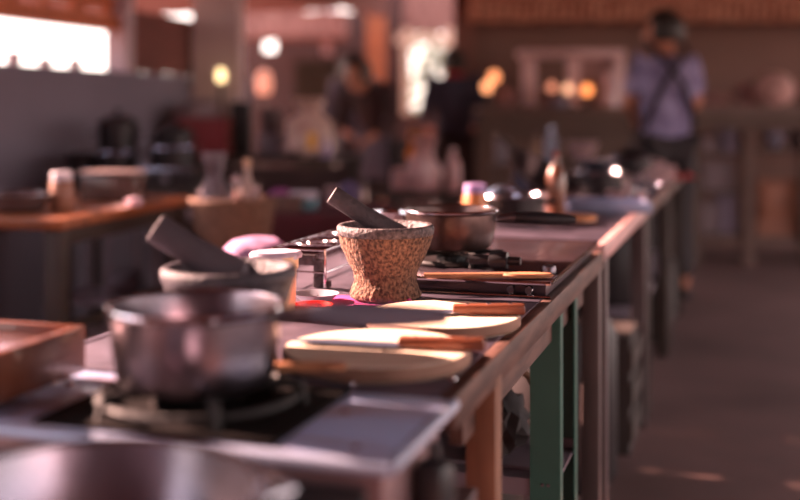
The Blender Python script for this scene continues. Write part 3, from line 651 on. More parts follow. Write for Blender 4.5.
for k, (px, w, h, lab) in enumerate(((506, .12, .14, 'dusty pink bundle on the bar beside the left lamps'), (551, .10, .10, 'low pinkish bundle before the left post of the frame shelf'), (636, .16, .09, 'brownish bundle on the bar at the elbow of the man in the pale shirt'), (708, .22, .10, 'long low dusty pink bundle on the bar'), (747, .13, .20, 'taller dusty pink bundle on the bar, middle right'), (806, .14, .22, 'pinkish bundle on the bar at the right edge'))):
    blob(q := BM(), (0, 0, h*.5), (w*.75, .12, h*.5), 3, .3, 2, k); solo('cloth_bundle', q, pinkcloth, lab, 'bundle', (X(px, DB+.12), DB+.1, cz))
blob(q := BM(), (0, 0, .13), (.15, .13, .13), 3, .12, 3, 9); solo('paper_bag', q, mat('pale_pink_paper', (206, 160, 152), .8, 0, .2, 7), 'pale round paper bag on the bar at the right', 'bag', (X(774, DB), DB-.02, cz))
jar('small bluish tub on the bar under the three lamps', 560, DB-.2, cz, .06, .05, mat('slate_tub', (110, 108, 130), .5), greyc, lid_h=.01)
# low side table in front of the bar with bottles
sdt = thing('side_table', 'dark narrow side table with bottles standing before the bar', 'table', (X(556, 7.4), 7.4, 0))
obj('tabletop', box(BM(), (0, 0, .80), (.85, .4, .03)), bw, sdt)
for s in (-1, 1):
    for q_ in (-1, 1): obj('leg', box(BM(), (s*.39, q_*.17, .39), (.04, .04, .79)), bw, sdt)
bottle('tan bottle on the dark side table before the bar', 537, 7.4, .815, .034, .20, mat('tan_bottle', (170, 130, 104), .4), greyc)
bottle('bluish white bottle on the dark side table before the bar', 551, 7.4, .815, .040, .24, mat('blue_bottle', (176, 180, 204), .35), blue_st)
bowl('pinkish bowl on the dark side table before the bar', 582, 7.4, .815, .11, .14, pinkc)
cup('dim grey cup at the left end of the dark side table', 502, 7.35, .815, .05, .16, greyc)

# ================================================================ LEFT SIDE
# orange wood table
a = Vector((-1.115, 3.66)); b = Vector((-.885, 4.72)); dirv = (b-a).normalized(); L = (b-a).length; nl = Vector((-dirv.y, dirv.x)); wd = .62
cc = (a+b)/2+nl*wd/2
lt = thing('wooden_table', 'orange brown wooden table with dark legs at the left', 'table', (cc.x, cc.y, 0), math.atan2(dirv.y, dirv.x))
obj('tabletop', box(BM(), (0, 0, .782), (L, wd, .036), bev=.006), tabwood, lt)
obj('apron', box(BM(), (0, -wd/2+.04, .735), (L-.1, .02, .06)), darkwood, lt); obj('apron', box(BM(), (0, wd/2-.04, .735), (L-.1, .02, .06)), darkwood, lt)
for s in (-1, 1):
    for q_ in (-1, 1): obj('leg', box(BM(), (s*(L/2-.05), q_*(wd/2-.045), .382), (.062, .062, .764), bev=.003), darkwood, lt)
obj('stretcher', box(BM(), (0, -wd/2+.045, .42), (L-.16, .03, .03)), darkwood, lt)
# pale rack behind it with a shelf
pr_ = thing('metal_rack', 'pale grey metal rack with thin posts behind the wooden table', 'rack', (-1.20, 5.25, 0), -.2)
for x in (-.36, -.12, .12, .36):
    for y in (-.15, .15): obj('post', box(BM(), (x, y, .36), (.022, .022, .72)), shelfm, pr_)
for z in (.28, .68): obj('shelf', box(BM(), (0, 0, z), (.80, .36, .02)), shelfm, pr_)
blob(q := BM(), (0, 0, .06), (.09, .08, .06), 2, .3, 2, 5); solo('cloth_bundle', q, greyc, 'pale rounded bundle on the lower shelf of the grey rack', 'bundle', (-1.30, 5.25, .29))
t = thing('plastic_bucket', 'pale bucket on the floor under the left wooden table', 'bucket', (-1.08, 4.42, 0))
obj('body', lathe(BM(), [(0, 0), (.11, 0), (.12, .01), (.145, .27), (.15, .28), (.14, .28), (.115, .012), (0, .01)], 32), shelfm, t)
obj('handle', tube(BM(), [(-.145, 0, .26), (-.13, -.05, .20), (0, -.15, .15), (.13, -.05, .20), (.145, 0, .26)], .004, 6), steel, t)
# on the wooden table
jar('round orange jar with white lid on the left wooden table', 62, 4.0, .80, .041, .115, mat('orange_tan_jar', (156, 108, 86), .4, 0, .15), mat('white_lid', (226, 214, 224), .5), lid_h=.024)
t = thing('glass_dish', 'shallow dark glass dish at the left edge on the wooden table', 'dish', (X(18, 3.95), 3.95, .80))
obj('body', lathe(BM(), [(0, 0), (.07, 0), (.09, .01), (.115, .06), (.118, .062), (.11, .058), (.085, .014), (0, .01)], 40), mat('dark_glass', (92, 76, 76), .2, 0, .1, coat=.5), t)
ring(q := BM(), (0, 0, .062), .116, .004, 40); obj('rim', q, glassm, t)
t = thing('plastic_box', 'see through brownish storage box on the wooden table', 'box', (X(112, 4.40), 4.42, .80), -.1)
obj('walls', box(BM(), (0, 0, .055), (.22, .16, .11), bev=.01), mat('smoky_plastic', (128, 98, 90), .25, 0, .1, trans=.6), t); obj('lid', box(BM(), (0, 0, .116), (.228, .168, .012), bev=.004), mat('smoky_lid', (150, 130, 128), .4), t)
blob(q := BM(), (0, 0, .015), (.03, .03, .015), 3, .6, 2.5, 8); solo('napkin', q, mat('pale_pink_paper_2', (232, 196, 208), .9, 0, .1, 9), 'pale pink crumpled napkin on the wooden table by the clear box', 'napkin', (X(134, 4.2), 4.2, .80))
solo('paper_sheet', sheet(BM(), (0, 0, 0), .16, .05, 10, 6, .004, 20, .001), mat('pale_paper', (206, 176, 176), .9), 'pale paper strip lying in front of the clear box', 'paper', (X(108, 4.10), 4.12, .80), .9)
# kitchen bench with black pots behind the wooden table
kb = thing('stove_bench', 'dark bench carrying the black pots along the grey wall', 'bench', (X(150, 5.6), 5.72, 0), -.15)
obj('tabletop', box(BM(), (0, 0, .775), (.95, .60, .03)), darkwood, kb)
for s in (-1, 1):
    for q_ in (-1, 1): obj('leg', box(BM(), (s*.44, q_*.26, .38), (.05, .05, .76)), darkwood, kb)
def bstove(lab, px, d, w, h):
    t = thing('gas_stove', lab, 'stove', (X(px, d), d, .79), -.1)
    obj('body', box(BM(), (0, 0, h/2), (w, .30, h), bev=.008), blackm, t); obj('top_edge', box(BM(), (0, -.146, h+.004), (w, .014, .012), bev=.003), blue_st, t, label='shiny front edge')
    k = lathe(BM(), [(0, .02), (.018, .02), (.02, 0), (0, 0)], 16, M=Matrix.Translation((0, -.15, h/2)) @ Matrix.Rotation(PI/2, 4, 'X')); obj('knob', k, steel_dull, t)
bstove('black stove with shiny edge on the dark bench, right side', 175, 5.55, .26, .08)
bstove('black stove with shiny edge on the dark bench, left side', 118, 5.60, .26, .07)
pot('black pot with bright rim on the left stove of the dark bench', 116, 5.60, .865, .10, .085, blackw, blue_st)
pot('black lidded pot on the right stove of the dark bench', 173, 5.55, .875, .115, .10, blackw, blue_st, lid=False)
pot('tall black pot standing at the back of the dark bench, highest one', 118, 5.93, .79, .105, .31, blackw, iron, lid=True)
pot('black pot standing at the back of the dark bench beside the highest one', 174, 5.93, .79, .10, .26, blackw, iron, lid=True)
pot('dim black pot at the left end of the dark bench', 84, 5.72, .79, .085, .15, blackw, iron)
# wicker basket with wrapped bottles on a stool
st = thing('low_stool', 'low dark stool under the wicker basket', 'stool', (X(233, 4.35), 4.35, 0))
obj('seat', box(BM(), (0, 0, .58), (.34, .30, .03), bev=.006), darkwood, st)
for s in (-1, 1):
    for q_ in (-1, 1): obj('leg', box(BM(), (s*.14, q_*.12, .283), (.04, .04, .566)), darkwood, st)
bk = thing('wicker_basket', 'oval wicker basket holding bottles and clear bags', 'basket', (X(233, 4.35), 4.35, .595))
pb = []; n = 16
for i in range(n+1): z = .205*i/n; pb.append((.135+.03*i/n+(.002 if i % 2 else -.002), z))
pb += [(.172, .207), (.172, .222), (.156, .222), (.154, .20), (.128, .012), (0, .012)]
obj('body', lathe(BM(), [(0, 0), (.13, 0)]+pb, 56, sy=.8, flute=(28, .012)), wicker, bk)
obj('rim', (lambda q: (ring(q, (0, 0, .215), .166, .011, 48), bmesh.ops.scale(q, vec=(1, .8, 1), verts=q.verts), q)[2])(BM()), wicker, bk)
bagm = mat('clear_bag', (176, 156, 168), .35, 0, .3, 6, trans=.6)
def bag(lab, px, d, z, w, h, m, seed, name='plastic_bag'):
    b = lathe(BM(), [(0, 0), (w*.7, 0), (w*.95, h*.1), (w, h*.35), (w*.75, h*.6), (w*.30, h*.74), (w*.22, h*.78), (w*.45, h*.9), (w*.65, h), (w*.6, h), (w*.2, h*.8), (0, h*.79)], 40, wob=w*.55)
    return solo(name, b, m, lab, 'bag', (X(px, d), d, z))
bag('clear plastic bag tied at the top, standing in the wicker basket', 214, 4.34, .607, .065, .39, bagm, 1)
bottle('clear bottle with pale cap in the wicker basket, in the middle', 236, 4.31, .607, .032, .30, glassm, pinkc)
bottle('bottle with cream top in the wicker basket, behind', 247, 4.42, .607, .036, .36, mat('cream_bottle', (196, 166, 156), .4), warm_paper)
bottle('bottle with pinkish top in the wicker basket, right side', 256, 4.34, .607, .034, .26, mat('dim_bottle', (110, 84, 86), .3), pinkc)
# maroon covered table
mt_ = thing('covered_table', 'table under a maroon cloth behind the wicker basket', 'table', (X(312, 5.1), 5.1, 0), -.1)
obj('tabletop', box(BM(), (0, 0, .70), (.66, .7, .03)), darkwood, mt_)
for s in (-1, 1):
    for q_ in (-1, 1): obj('leg', box(BM(), (s*.28, q_*.3, .345), (.05, .05, .69)), darkwood, mt_)
def drape(w, l, h, th=.004):
    b = BM(); n = 72; prof = [(0, 0), (.96, 0), (1.0, -.012), (1.02, -.1), (1.05, -h*.6), (1.08, -h)]; rings = []
    for i, (r, z) in enumerate(prof):
        rg_ = []
        for k in range(n):
            a_ = 2*PI*k/n; ca, sa = math.cos(a_), math.sin(a_); q = 1/max(abs(ca), abs(sa)) if True else 1
            q = min(q, 1.36); f = 1+(.03*math.sin(a_*13)*min(1, -z/.2) if z < 0 else 0)
            rg_.append(b.verts.new((ca*q*r*w/2*f, sa*q*r*l/2*f, z)))
        rings.append(rg_)
    for p_, q_ in zip(rings[1:], rings[2:]):
        for k in range(n): b.faces.new((p_[k], p_[(k+1) % n], q_[(k+1) % n], q_[k]))
    b.faces.new(rings[1][::-1]); bmesh.ops.delete(b, geom=rings[0], context='VERTS')
    return b
solo('tablecloth', drape(.68, .72, .50), maroon, 'maroon cloth hanging over the table behind the wicker basket', 'tablecloth', (X(312, 5.1), 5.1, .719), -.1)
t = thing('plastic_container', 'white container with teal band on the maroon cloth', 'container', (X(304, 4.95), 4.95, .72))
obj('body', box(BM(), (0, 0, .025), (.12, .10, .05), bev=.01), tealp, t); obj('lid', box(BM(), (0, 0, .065), (.12, .105, .03), bev=.006), mat('white_lid', (226, 214, 224)), t)
blob(q := BM(), (0, 0, .04), (.055, .04, .04), 3, .2, 3, 2); solo('cloth_bundle', q, mat('bright_magenta', (168, 76, 144), .8), 'small bright magenta bundle left of the teal container', 'bundle', (X(277, 5.0), 5.15, .72))
blob(q := BM(), (0, 0, .06), (.05, .05, .06), 3, .2, 3, 12); solo('cloth_bundle', q, mat('dim_purple', (100, 84, 116), .8), 'dim purple bundle at the right edge of the maroon cloth', 'bundle', (X(350, 5.1), 5.1, .72))
bowl('pale pink bowl at the back of the maroon cloth', 335, 5.25, .72, .05, .08, pinkc)
cupm = mat('dim_brown_box', (104, 78, 70), .7, 0, .2)
t = thing('carton', 'dim brown carton on the maroon cloth, left front corner', 'box', (X(284, 4.85), 4.88, .72), -.1); obj('body', box(BM(), (0, 0, .035), (.15, .13, .07), bev=.004), cupm, t)
# lilac cushion
ls = thing('stool', 'dark round stool holding the lilac bundle', 'stool', (X(256, 3.15), 3.15, 0))
obj('seat', lathe(BM(), [(0, .66), (.13, .66), (.14, .67), (.14, .69), (.13, .70), (0, .70)], 32), darkwood, ls)
for k in range(3): a_ = 2*PI*k/3+.4; obj('leg', tube(BM(), [(.09*math.cos(a_), .09*math.sin(a_), .66), (.13*math.cos(a_), .13*math.sin(a_), 0)], .016, 10), darkwood, ls)
blob(q := BM(), (0, 0, .05), (.095, .08, .05), 3, .25, 2.5, 4); solo('lilac_bundle', q, lilac, 'soft lilac cloth bundle behind the cloudy tub', 'bundle', (X(256, 3.15), 3.15, .70))
# red crate and things on the far bench
fb = thing('far_bench', 'long dark bench in the blurred middle distance, with the red crate', 'bench', (X(271, 7.0), 7.05, 0))
obj('tabletop', box(BM(), (0, 0, .86), (1.16, .5, .04)), darkwood, fb)
for s in (-1, 1):
    for q_ in (-1, 1): obj('leg', box(BM(), (s*.53, q_*.2, .42), (.06, .06, .84)), darkwood, fb)
obj('front_panel', box(BM(), (0, -.18, .44), (1.1, .02, .76)), mat('dim_panel', (84, 62, 60), .8, 0, .2), fb)
t = thing('red_crate', 'dark red crate on the far bench below the grey column', 'crate', (X(202, 6.98), 6.98, .88))
rc = mat('dark_red_plastic', (134, 44, 50), .5, 0, .2, 4)
q = BM()
for s in (-1, 1): box(q, (s*.17, 0, .12), (.015, .26, .24)); box(q, (0, s*.13, .12), (.34, .015, .24))
obj('sides', q, rc, t); obj('handle', box(BM(), (.178, 0, .13), (.02, .12, .20)), mat('rust_edge', (150, 86, 74), .6), t)
blob(q := BM(), (0, 0, .09), (.15, .1, .09), 3, .4, 3, 6); solo('produce_bag', q, mat('grey_pink_bag', (150, 128, 132), .8, 0, .3, 8), 'greyish bag of produce lying in the red crate', 'bag', (X(198, 6.98), 6.98, 1.05))
t = thing('loudspeaker', 'black upright box in the shade right of the red crate', 'speaker', (X(242, 7.1), 7.1, .88)); obj('cabinet', box(BM(), (0, 0, .17), (.12, .2, .34), bev=.01), blackm, t); obj('driver', lathe(BM(), [(0, 0), (.03, .0), (.04, .008), (0, .008)], 20, M=Matrix.Translation((0, -.1, .12)) @ Matrix.Rotation(PI/2, 4, 'X')), iron, t)
t = thing('food_processor', 'dim grey appliance on the far bench, left of the white bag', 'appliance', (X(271, 7.0), 7.0, .88))
obj('base', box(BM(), (0, 0, .07), (.15, .16, .14), bev=.02), greyc, t); obj('jug', lathe(BM(), [(0, .14), (.06, .14), (.075, .3), (.07, .3), (0, .29)], 28), mat('dim_jug', (92, 74, 74), .3), t)
wb = bag('big whitish plastic bag of groceries with a yellow label on the far bench', 309, 6.85, .88, .15, .36, mat('whitish_bag', (236, 204, 194), .5, 0, 0, 7, rgb2=(176, 136, 122)), 3)
obj('label', box(BM(), (.03, -.148, .10), (.055, .006, .10), M=None), mat('yellow_label', (236, 168, 60), .6), wb, label='yellow label')
bottle('small lavender bottle at the right end of the far bench', 325, 6.75, .88, .035, .12, mat('lav_bottle', (170, 150, 186), .5), greyc)
# bottles on top of the half wall
for px, h, m, lab in ((132, .11, mat('leaf_green', (74, 112, 60), .7), 'green plant pot on the half wall, left of the pale jars'), (146, .08, mat('olive', (150, 110, 76), .7), 'olive brown pot on the half wall'), (165, .09, warm_paper, 'cream pot on the half wall'), (177, .10, pinkc, 'pinkish pot on the half wall')):
    u = 5.75+(px-118)*.0185; x_, y_ = rp(u, WV+.06); jar(lab, 400+x_/y_*F, y_, 1.394, .045, h*.8, m, m, name='flower_pot', cat='pot', lid_h=.01)
u = 7.02; x_, y_ = rp(u, WV+.06); bottle('tall pale pink bottle on the half wall beside the column', 400+x_/y_*F, y_, 1.394, .045, .27, pinkc, pinkc)
for k, (u, h) in enumerate(((4.85, .07), (5.12, .05), (5.4, .06))):
    x_, y_ = rp(u, WV+.06); cup(('small pink cup on the half wall, leftmost of three', 'small pink cup on the half wall, middle of three', 'small pink cup on the half wall, rightmost of three')[k], 400+x_/y_*F, y_, 1.394, .04, h, pinkc)
# lamps in the far left
def hanglamp(px, py, d, lab, R, col, st, z0=0):
    t = thing('table_lamp', lab, 'lamp', (X(px, d), d, z0)); h = Z(py, d)-z0
    obj('stand', lathe(BM(), [(0, 0), (.07, 0), (.07, .02), (.015, .04), (.015, h-R), (0, h-R)], 20), darkwood, t)
    obj('glass_shade', lathe(BM(), [(0, h-R*1.5), (R*.8, h-R*1.4), (R, h), (R*.7, h+R*1.2), (0, h+R*1.5)], 24), mat('far_glow_%d' % (st*10), col, .4, emit=st), t, label='glowing shade')
hanglamp(221, 75, 7.2, 'bright cream lamp glowing before the grey column', .03, (255, 220, 160), 2.4, .88)
hanglamp(264, 82, 10.0, 'soft peach lamp glowing in front of the brown hut wall', .075, (226, 150, 124), .7)
# far cabinets in the middle distance
t = thing('tall_cupboard', 'dark tall cupboard behind the two people at the left centre', 'cupboard', (X(318, 10.5), 10.5, 0)); obj('body', box(BM(), (0, 0, .8), (.4, .4, 1.66)), mat('olive_dark', (56, 48, 36), .8), t); obj('door', box(BM(), (0, -.205, .8), (.36, .012, 1.5)), mat('olive_dark', (56, 48, 36)), t)
mb = thing('middle_bench', 'dark bench behind the pestle of the brown mortar, with pinkish glassware', 'bench', (X(412, 6.2), 6.3, 0))
obj('tabletop', box(BM(), (0, 0, .70), (.50, .5, .03)), darkwood, mb)
for s in (-1, 1):
    for q_ in (-1, 1): obj('leg', box(BM(), (s*.22, q_*.2, .345), (.05, .05, .69)), darkwood, mb)
cj = mat('pink_glass', (226, 170, 168), .3, 0, .2, 6, trans=.3)
bag('large pinkish clear bag behind the shiny bowls', 424, 6.1, .715, .085, .30, cj, 2)
bottle('slim pinkish bottle right of the large clear bag', 453, 6.15, .715, .045, .24, cj, cj)
jar('pinkish jar left of the large clear bag', 400, 6.3, .715, .05, .10, cj, cj)

# ================================================================ PEOPLE
SKIN = mat('skin', (190, 124, 98), .55, 0, .08, 6)
def skinned(name, chains, m, parent, sub=2, extra=None):
    """chains: lists of (key, (x,y,z), radius); equal keys share a vertex; first vertex is the root."""
    vs, rs, es, idx = [], [], [], {}
    for ch in chains:
        prev = None
        for key, co, r in ch:
            if key not in idx: idx[key] = len(vs); vs.append(co); rs.append(r)
            if prev is not None: es.append((prev, idx[key]))
            prev = idx[key]
    me = bpy.data.meshes.new(name); me.from_pydata(vs, es, []); o = bpy.data.objects.new(name, me); COL.objects.link(o)
    sk = o.modifiers.new('skin', 'SKIN'); sk.use_smooth_shade = True; o.modifiers.new('sub', 'SUBSURF').levels = sub
    for i, v in enumerate(me.skin_vertices[0].data):
        r = rs[i]; v.radius = r if isinstance(r, tuple) else (r, r); v.use_root = (i == 0)
    dg = bpy.context.evaluated_depsgraph_get(); ev = bpy.data.meshes.new_from_object(o.evaluated_get(dg))
    bpy.data.objects.remove(o); 
    bm = bmesh.new(); bm.from_mesh(ev)
    if extra: extra(bm)
    return obj(name, bm, m, parent, smooth=80)
def person(label, loc, rz, H, J, top, top_sleeve, trousers, hairm, head_yaw=0, lean=None, extras=None):
    """local +Y is where the person faces; J overrides joints."""
    k = H/1.70
    j = dict(pel=(0, 0, .93), belly=(0, .01, 1.06), chest=(0, .0, 1.27), neck=(0, .0, 1.44), skull=(0, .02, 1.53), crown=(0, .02, 1.60),
             shl=(-.17, 0, 1.39), shr=(.17, 0, 1.39), ell=(-.23, -.02, 1.12), elr=(.23, -.02, 1.12), wrl=(-.18, .20, 1.02), wrr=(.18, .20, 1.02),
             hpl=(-.09, 0, .88), hpr=(.09, 0, .88), knl=(-.10, .02, .49), knr=(.10, .02, .49), anl=(-.10, -.02, .08), anr=(.10, -.02, .08))
    j.update(J); j = {a: Vector(b)*k for a, b in j.items()}
    t = thing('person', label, 'person', loc, rz)
    R = lambda *a: tuple(x*k for x in a)
    ch = [[('pel', j['pel'], R(.13, .095)), ('belly', j['belly'], R(.10, .085)), ('chest', j['chest'], R(.095, .085)), ('nb', j['neck']-Vector((0, 0, .03)), R(.05, .05)), ('neck', j['neck']+Vector((0, 0, .02)), R(.05, .05))]]
    for s, q in ((-1, 'l'), (1, 'r')):
        sh, el, wr = j['sh'+q], j['el'+q], j['wr'+q]
        ch.append([('chest', None, 0), ('sh'+q, sh, R(.05, .05)), ('ua'+q, (sh+el)/2, R(.046, .046)), ('el'+q, el, R(.038, .038)), ('fa'+q, (el+wr)/2, R(.034, .034)), ('wr'+q, wr, R(.024, .024))])
        f = (wr-el).normalized(); side = f.cross(Vector((0, 0, 1))).normalized()*(1 if s < 0 else -1); pc = wr+f*.055*k
        ch.append([('wr'+q, None, 0), ('pm'+q, pc, R(.034, .017))])
        for n_, (off, ln, r) in enumerate(((-.028, .068, .0085), (-.010, .078, .009), (.009, .074, .009), (.026, .058, .008))):
            b0 = pc+side*off*k+f*.02*k; b1 = b0+f*ln*.5*k-Vector((0, 0, .012*k)); b2 = b0+f*ln*.85*k-Vector((0, 0, .035*k))
            ch.append([('pm'+q, None, 0), (f'f{n_}a'+q, b0, R(r, r)), (f'f{n_}b'+q, b1, R(r*.95, r*.95)), (f'f{n_}c'+q, b2, R(r*.8, r*.8))])
        b0 = wr+f*.03*k+side*.03*k; ch.append([('pm'+q, None, 0), ('ta'+q, b0, R(.011, .011)), ('tb'+q, b0+f*.025*k+side*.02*k-Vector((0, 0, .01)), R(.009, .009)), ('tc'+q, b0+f*.05*k+side*.022*k-Vector((0, 0, .025)), R(.007, .007))])
        ch.append([('pel', None, 0), ('hp'+q, j['hp'+q], R(.085, .085)), ('th'+q, (j['hp'+q]+j['kn'+q])/2, R(.074, .074)), ('kn'+q, j['kn'+q], R(.052, .052)), ('cf'+q, j['kn'+q]*.62+j['an'+q]*.38, R(.052, .052)), ('an'+q, j['an'+q], R(.035, .035)), ('to'+q, j['an'+q]+Vector((0, .15*k, -.035*k)), R(.035, .03))])
    fixed = []; seen = {}
    for c_ in ch:
        l = []
        for key, co, r in c_:
            if co is None: co, r = seen[key]
            else: seen[key] = (co, r)
            l.append((key, tuple(co), r))
        fixed.append(l)
    sk_, cy_, sy_ = j['skull'], math.cos(head_yaw), math.sin(head_yaw)
    def HP(x, y, z): return (sk_.x+k*(x*cy_-y*sy_), sk_.y+k*(x*sy_+y*cy_), sk_.z+k*z)
    def head(bm):
        r = bmesh.ops.create_uvsphere(bm, u_segments=32, v_segments=22, radius=1)['verts']
        for v in r:
            x, y, z = v.co; z2 = z*.115; y2 = y*.098; x2 = x*.076
            if z < 0: x2 *= 1-.28*(-z)**1.5; y2 = y2*(1-.15*(-z))+.012*(-z)
            if y > .8 and -.35 < z < .25: y2 += .016*(1-abs(x)*2.6)*(1-abs(z+.12)*2) if abs(x) < .35 else 0    # nose
            if y > .6 and .05 < z < .25 and .2 < abs(x) < .6: y2 -= .006                                          # eye sockets
            v.co = HP(x2, y2, z2)
        for s in (-1, 1):
            q = bmesh.ops.create_icosphere(bm, subdivisions=2, radius=1)['verts']
            for v in q: v.co = HP(s*.078+v.co.x*.009, -.005+v.co.y*.018, -.008+v.co.z*.03)
        tube(bm, [HP(0, -.01, -.04), tuple(j['neck'])], [.052*k, .052*k], 16)
    skinned('body', fixed, SKIN, t, 1, head)
    # eyes, mouth
    for s in (-1, 1): obj('eye', blob(BM(), HP(s*.03, .083, .012), (.011*k, .009*k, .007*k), 2), mat('eye_dark', (40, 30, 28), .3), t)
    obj('mouth', blob(BM(), HP(0, .088, -.062), (.022*k, .008*k, .006*k), 2), mat('lips', (150, 84, 76), .5), t)
    hb = BM(); r = bmesh.ops.create_icosphere(hb, subdivisions=4, radius=1)['verts']
    for v in r:
        x, y, z = v.co; n_ = 1+.03*noise.noise(v.co*7)
        zz = z*.132*n_; yy = y*.118*n_-.014; xx = x*.097*n_
        if y > .35 and z < .45: yy = min(yy, .045); xx *= .93; 
        if z < -.45: zz = -.45*.125-(z+.45)*-.02
        v.co = HP(xx, yy, zz+.018)
    obj('hair', hb, hairm, t, smooth=80)
    # clothes: slightly larger chains over the body
    up = [[('pel', tuple(j['pel']-Vector((0, 0, .13*k))), R(.165, .125)), ('belly', tuple(j['belly']), R(.145, .108)), ('chest', tuple(j['chest']), R(.165, .118)), ('nc', tuple(j['chest']*.45+j['neck']*.55), R(.13, .105)), ('nb', tuple(j['neck']-Vector((0, 0, .005*k))), R(.085, .078))]]
    for q in 'lr':
        sh, el, wr = j['sh'+q], j['el'+q], j['wr'+q]
        c_ = [('chest', tuple(j['chest']), R(.165, .118)), ('sh'+q, tuple(sh), R(.078, .078)), ('ua'+q, tuple((sh+el)/2), R(.066, .066))]
        if top_sleeve >= 1: c_ += [('el'+q, tuple(el), R(.055, .055)), ('fa'+q, tuple((el+wr)/2), R(.047, .047)), ('we'+q, tuple(el*.15+wr*.85), R(.04, .04))]
        else: c_ += [('ub'+q, tuple(sh*.25+el*.75), R(.062, .062))]
        up.append(c_)
    skinned('shirt', up, top, t, 2)
    lo = [[('pel', tuple(j['pel']-Vector((0, 0, .01*k))), R(.14, .108))]]
    for q in 'lr':
        lo.append([('pel', tuple(j['pel']-Vector((0, 0, .01*k))), R(.14, .108)), ('hp'+q, tuple(j['hp'+q]), R(.098, .1)), ('th'+q, tuple((j['hp'+q]+j['kn'+q])/2), R(.088, .088)), ('kn'+q, tuple(j['kn'+q]), R(.068, .068)), ('cf'+q, tuple(j['kn'+q]*.5+j['an'+q]*.5), R(.064, .064)), ('ae'+q, tuple(j['an'+q]*.9+j['kn'+q]*.1), R(.056, .056))])
    skinned('trousers', lo, trousers, t, 2)
    for q in 'lr':
        an = j['an'+q]; blob(b := BM(), (an.x, an.y+.07*k, .042), (.052*k, .14*k, .042), 3); obj('shoe', b, blackm, t)
    if extras: extras(t, j, k)
    return t
hairb = mat('black_hair', (44, 34, 28), .5, 0, .3, 30)
pale = mat('pale_shirt', (160, 150, 186), .85, 0, 0, 9, rgb2=(120, 108, 142), thr=(.4, .6))
def straps(t, j, k):
    s = mat('dark_strap', (54, 42, 50), .8)
    for sg in (-1, 1):
        obj('apron_strap', tube(BM(), [(sg*.115, .02, 1.50*k), (sg*.10, -.085, 1.44*k), (sg*.03, -.135, 1.36*k), (-sg*.06, -.13, 1.25*k), (-sg*.13, -.105, 1.10*k), (-sg*.155, -.06, 1.0*k)], .017, 8), s, t, label='dark crossed apron strap')
    obj('apron', box(BM(), (0, .135, 1.0*k), (.26, .012, .62*k), bev=.005), s, t)
person('person in pale lavender shirt with dark crossed apron straps, seen from behind', (X(669, 6.75), 6.82, 0), .10, 1.80,
       dict(shl=(-.15, 0, 1.37), shr=(.15, 0, 1.37), wrl=(-.10, .27, 1.06), ell=(-.205, .06, 1.12), elr=(.205, .06, 1.12), wrr=(.10, .27, 1.06), skull=(-.02, .02, 1.54)), pale, .5, mat('near_black_trousers', (50, 42, 44), .85), hairb, head_yaw=1.15, extras=straps)
navy = mat('dark_navy', (62, 60, 78), .85, 0, .25, 5)
def collar(t, j, k):
    r_ = BM(); ring(r_, (j['neck'].x, j['neck'].y, j['neck'].z+.015), .06, .022, 24); obj('collar', r_, mat('red_scarf', (210, 44, 60), .8), t, label='red scarf')
person('person in dark navy clothes with a red scarf, standing with the back turned', (X(454, 9.0), 9.0, 0), .1, 1.73,
       dict(neck=(0, .05, 1.42), skull=(0, .07, 1.51), crown=(0, .07, 1.58)), navy, 1, mat('near_black_trousers', (50, 42, 44), .85), hairb, head_yaw=.3, extras=collar)
def sash(t, j, k):
    obj('apron', box(BM(), (.0, .15, .98*k), (.30, .012, .60*k), bev=.005), mat('grey_apron', (120, 112, 128), .85), t)
person('person in a dark maroon top and grey apron bending forward, left of the bright opening', (X(384, 8.3), 8.3, 0), 2.5, 1.66,
       dict(belly=(0, .05, 1.06), chest=(0, .14, 1.25), neck=(0, .26, 1.38), skull=(0, .33, 1.45), crown=(0, .35, 1.52), shl=(-.2, .16, 1.37), shr=(.2, .16, 1.37), ell=(-.25, .22, 1.10), elr=(.25, .22, 1.10), wrl=(-.2, .42, 1.0), wrr=(.2, .42, 1.0)),
       mat('dark_maroon_top', (70, 46, 46), .85, 0, .2, 5), 1, mat('near_black_trousers', (50, 42, 44)), hairb, extras=sash)
person('person in grey clothes with dark hair, partly hidden behind the one in maroon', (X(354, 8.9), 8.95, 0), -2.6, 1.66, {},
       mat('grey_shirt', (88, 78, 92), .85, 0, .2, 5), 1, mat('near_black_trousers', (50, 42, 44)), hairb, head_yaw=.2)
ys = BM(); sheet(ys, (0, 0, 0), .16, .10, 8, 8, .03, 20, .004)
yb = thing('yellow_bag', 'yellow orange bag hanging on a stand between the two dark dressed people', 'bag', (X(415, 8.8), 8.8, 0))
obj('stand', tube(BM(), [(0, 0.03, 0), (0, 0.03, 1.10)], .015, 8), darkwood, yb)
obj('pouch', blob(BM(), (0, 0, .86), (.07, .04, .13), 3, .2, 3, 4), mat('yellow_orange', (226, 140, 50), .6, 0, .2, 6), yb)
obj('strap', tube(BM(), [(-.05, 0, .95), (0, 0.03, 1.10), (.05, 0, .95)], .008, 6), mat('yellow_orange', (226, 140, 50)), yb)

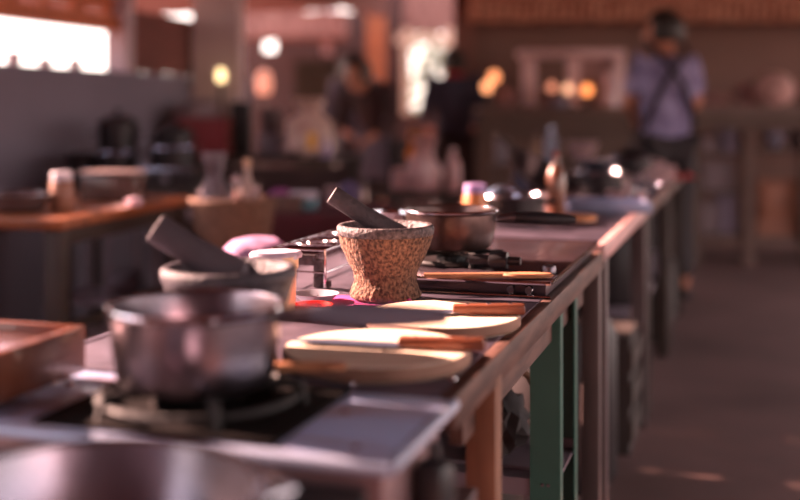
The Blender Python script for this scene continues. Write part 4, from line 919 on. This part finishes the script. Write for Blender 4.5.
# ---------------------------------------------------------------- a tree outside the far opening
def tree(lab, px, d, z0, z1, w, n, seed, m):
    rnd = random.Random(seed); t = thing('tree', lab, 'tree', (X(px, d), d, -.1))
    tk = BM(); tube(tk, [(0, 0, 0), (.05, 0, z0*.6), (-.03, 0, z0+.3), (.05, .05, (z0+z1)/2)], [.11, .09, .07, .04], 10)
    for k in range(7):
        a = rnd.uniform(0, 2*PI); h = rnd.uniform(z0, z1-.2); tube(tk, [(0, 0, h-.4), (w*.5*math.cos(a), w*.4*math.sin(a), h+.1)], [.035, .012], 6)
    obj('trunk', tk, darkwood, t)
    lv = BM()
    for k in range(n):
        a, r_, h = rnd.uniform(0, 2*PI), w*math.sqrt(rnd.random()), rnd.uniform(z0, z1)
        c_ = Vector((r_*math.cos(a), r_*math.sin(a)*.8, h)); l_ = rnd.uniform(.05, .12)
        q = Matrix.Rotation(rnd.uniform(0, 6.3), 3, 'Z') @ Matrix.Rotation(rnd.uniform(-1, 1), 3, 'X')
        vs = [lv.verts.new(c_+q @ Vector(p_)) for p_ in ((-l_, 0, 0), (0, -l_*.42, .01), (l_, 0, -.02), (0, l_*.42, .01))]
        lv.faces.new(vs)
    obj('leaves', lv, m, t, smooth=0)
tree('leafy tree in daylight beyond the far opening, left of the person with the red scarf', 432, 15.5, .9, 2.4, .62, 900, 5, mat('leaves_green', (120, 128, 70), .6, 0, .4, 3))
# ---------------------------------------------------------------- groups of repeats
GR = {'worktable': 'worktables in the receding row', 'chopping_board': 'round chopping boards on the worktables', 'kitchen_knife': 'knives on the round boards',
      'mortar': 'stone mortars on the worktables', 'pestle': 'pestles leaning in the mortars', 'saucepan': 'saucepans on the row of tables', 'wooden_spatula': 'wooden spatulas by the stoves',
      'steel_bowl': 'shiny steel bowls on the row of tables', 'glass_lamp': 'glowing lamps on the bar', 'storage_box': 'boxes on the shelves under the bar',
      'flower_pot': 'pots on the half wall', 'gas_cylinder': 'gas cylinders under the worktables', 'person': 'people in the background', 'table_lamp': 'glowing lamps at the far left'}
for o in list(S.objects):
    if o.parent is None and 'category' in o:
        k = o.name.split('.')[0]
        if k in GR: o['group'] = GR[k]
        elif k == 'cooking_pot': o['group'] = 'black pots on the dark bench' if o.location.x < 0 else 'dark pots on the far worktables'
        elif k in ('bowl', 'cup') and o.location.z < .83 and 3.5 < o.location.y < 6.3 and o.location.x > .4: o['group'] = k+'s on the far worktables'
        elif k == 'cup' and o.location.z > 1.3: o['group'] = 'cups on the half wall'
        elif k == 'cloth_bundle' and o.location.y > 8: o['group'] = 'dusty pink bundles on the bar'
        elif k == 'bottle' and 4.2 < o.location.y < 4.5: o['group'] = 'bottles in the wicker basket'
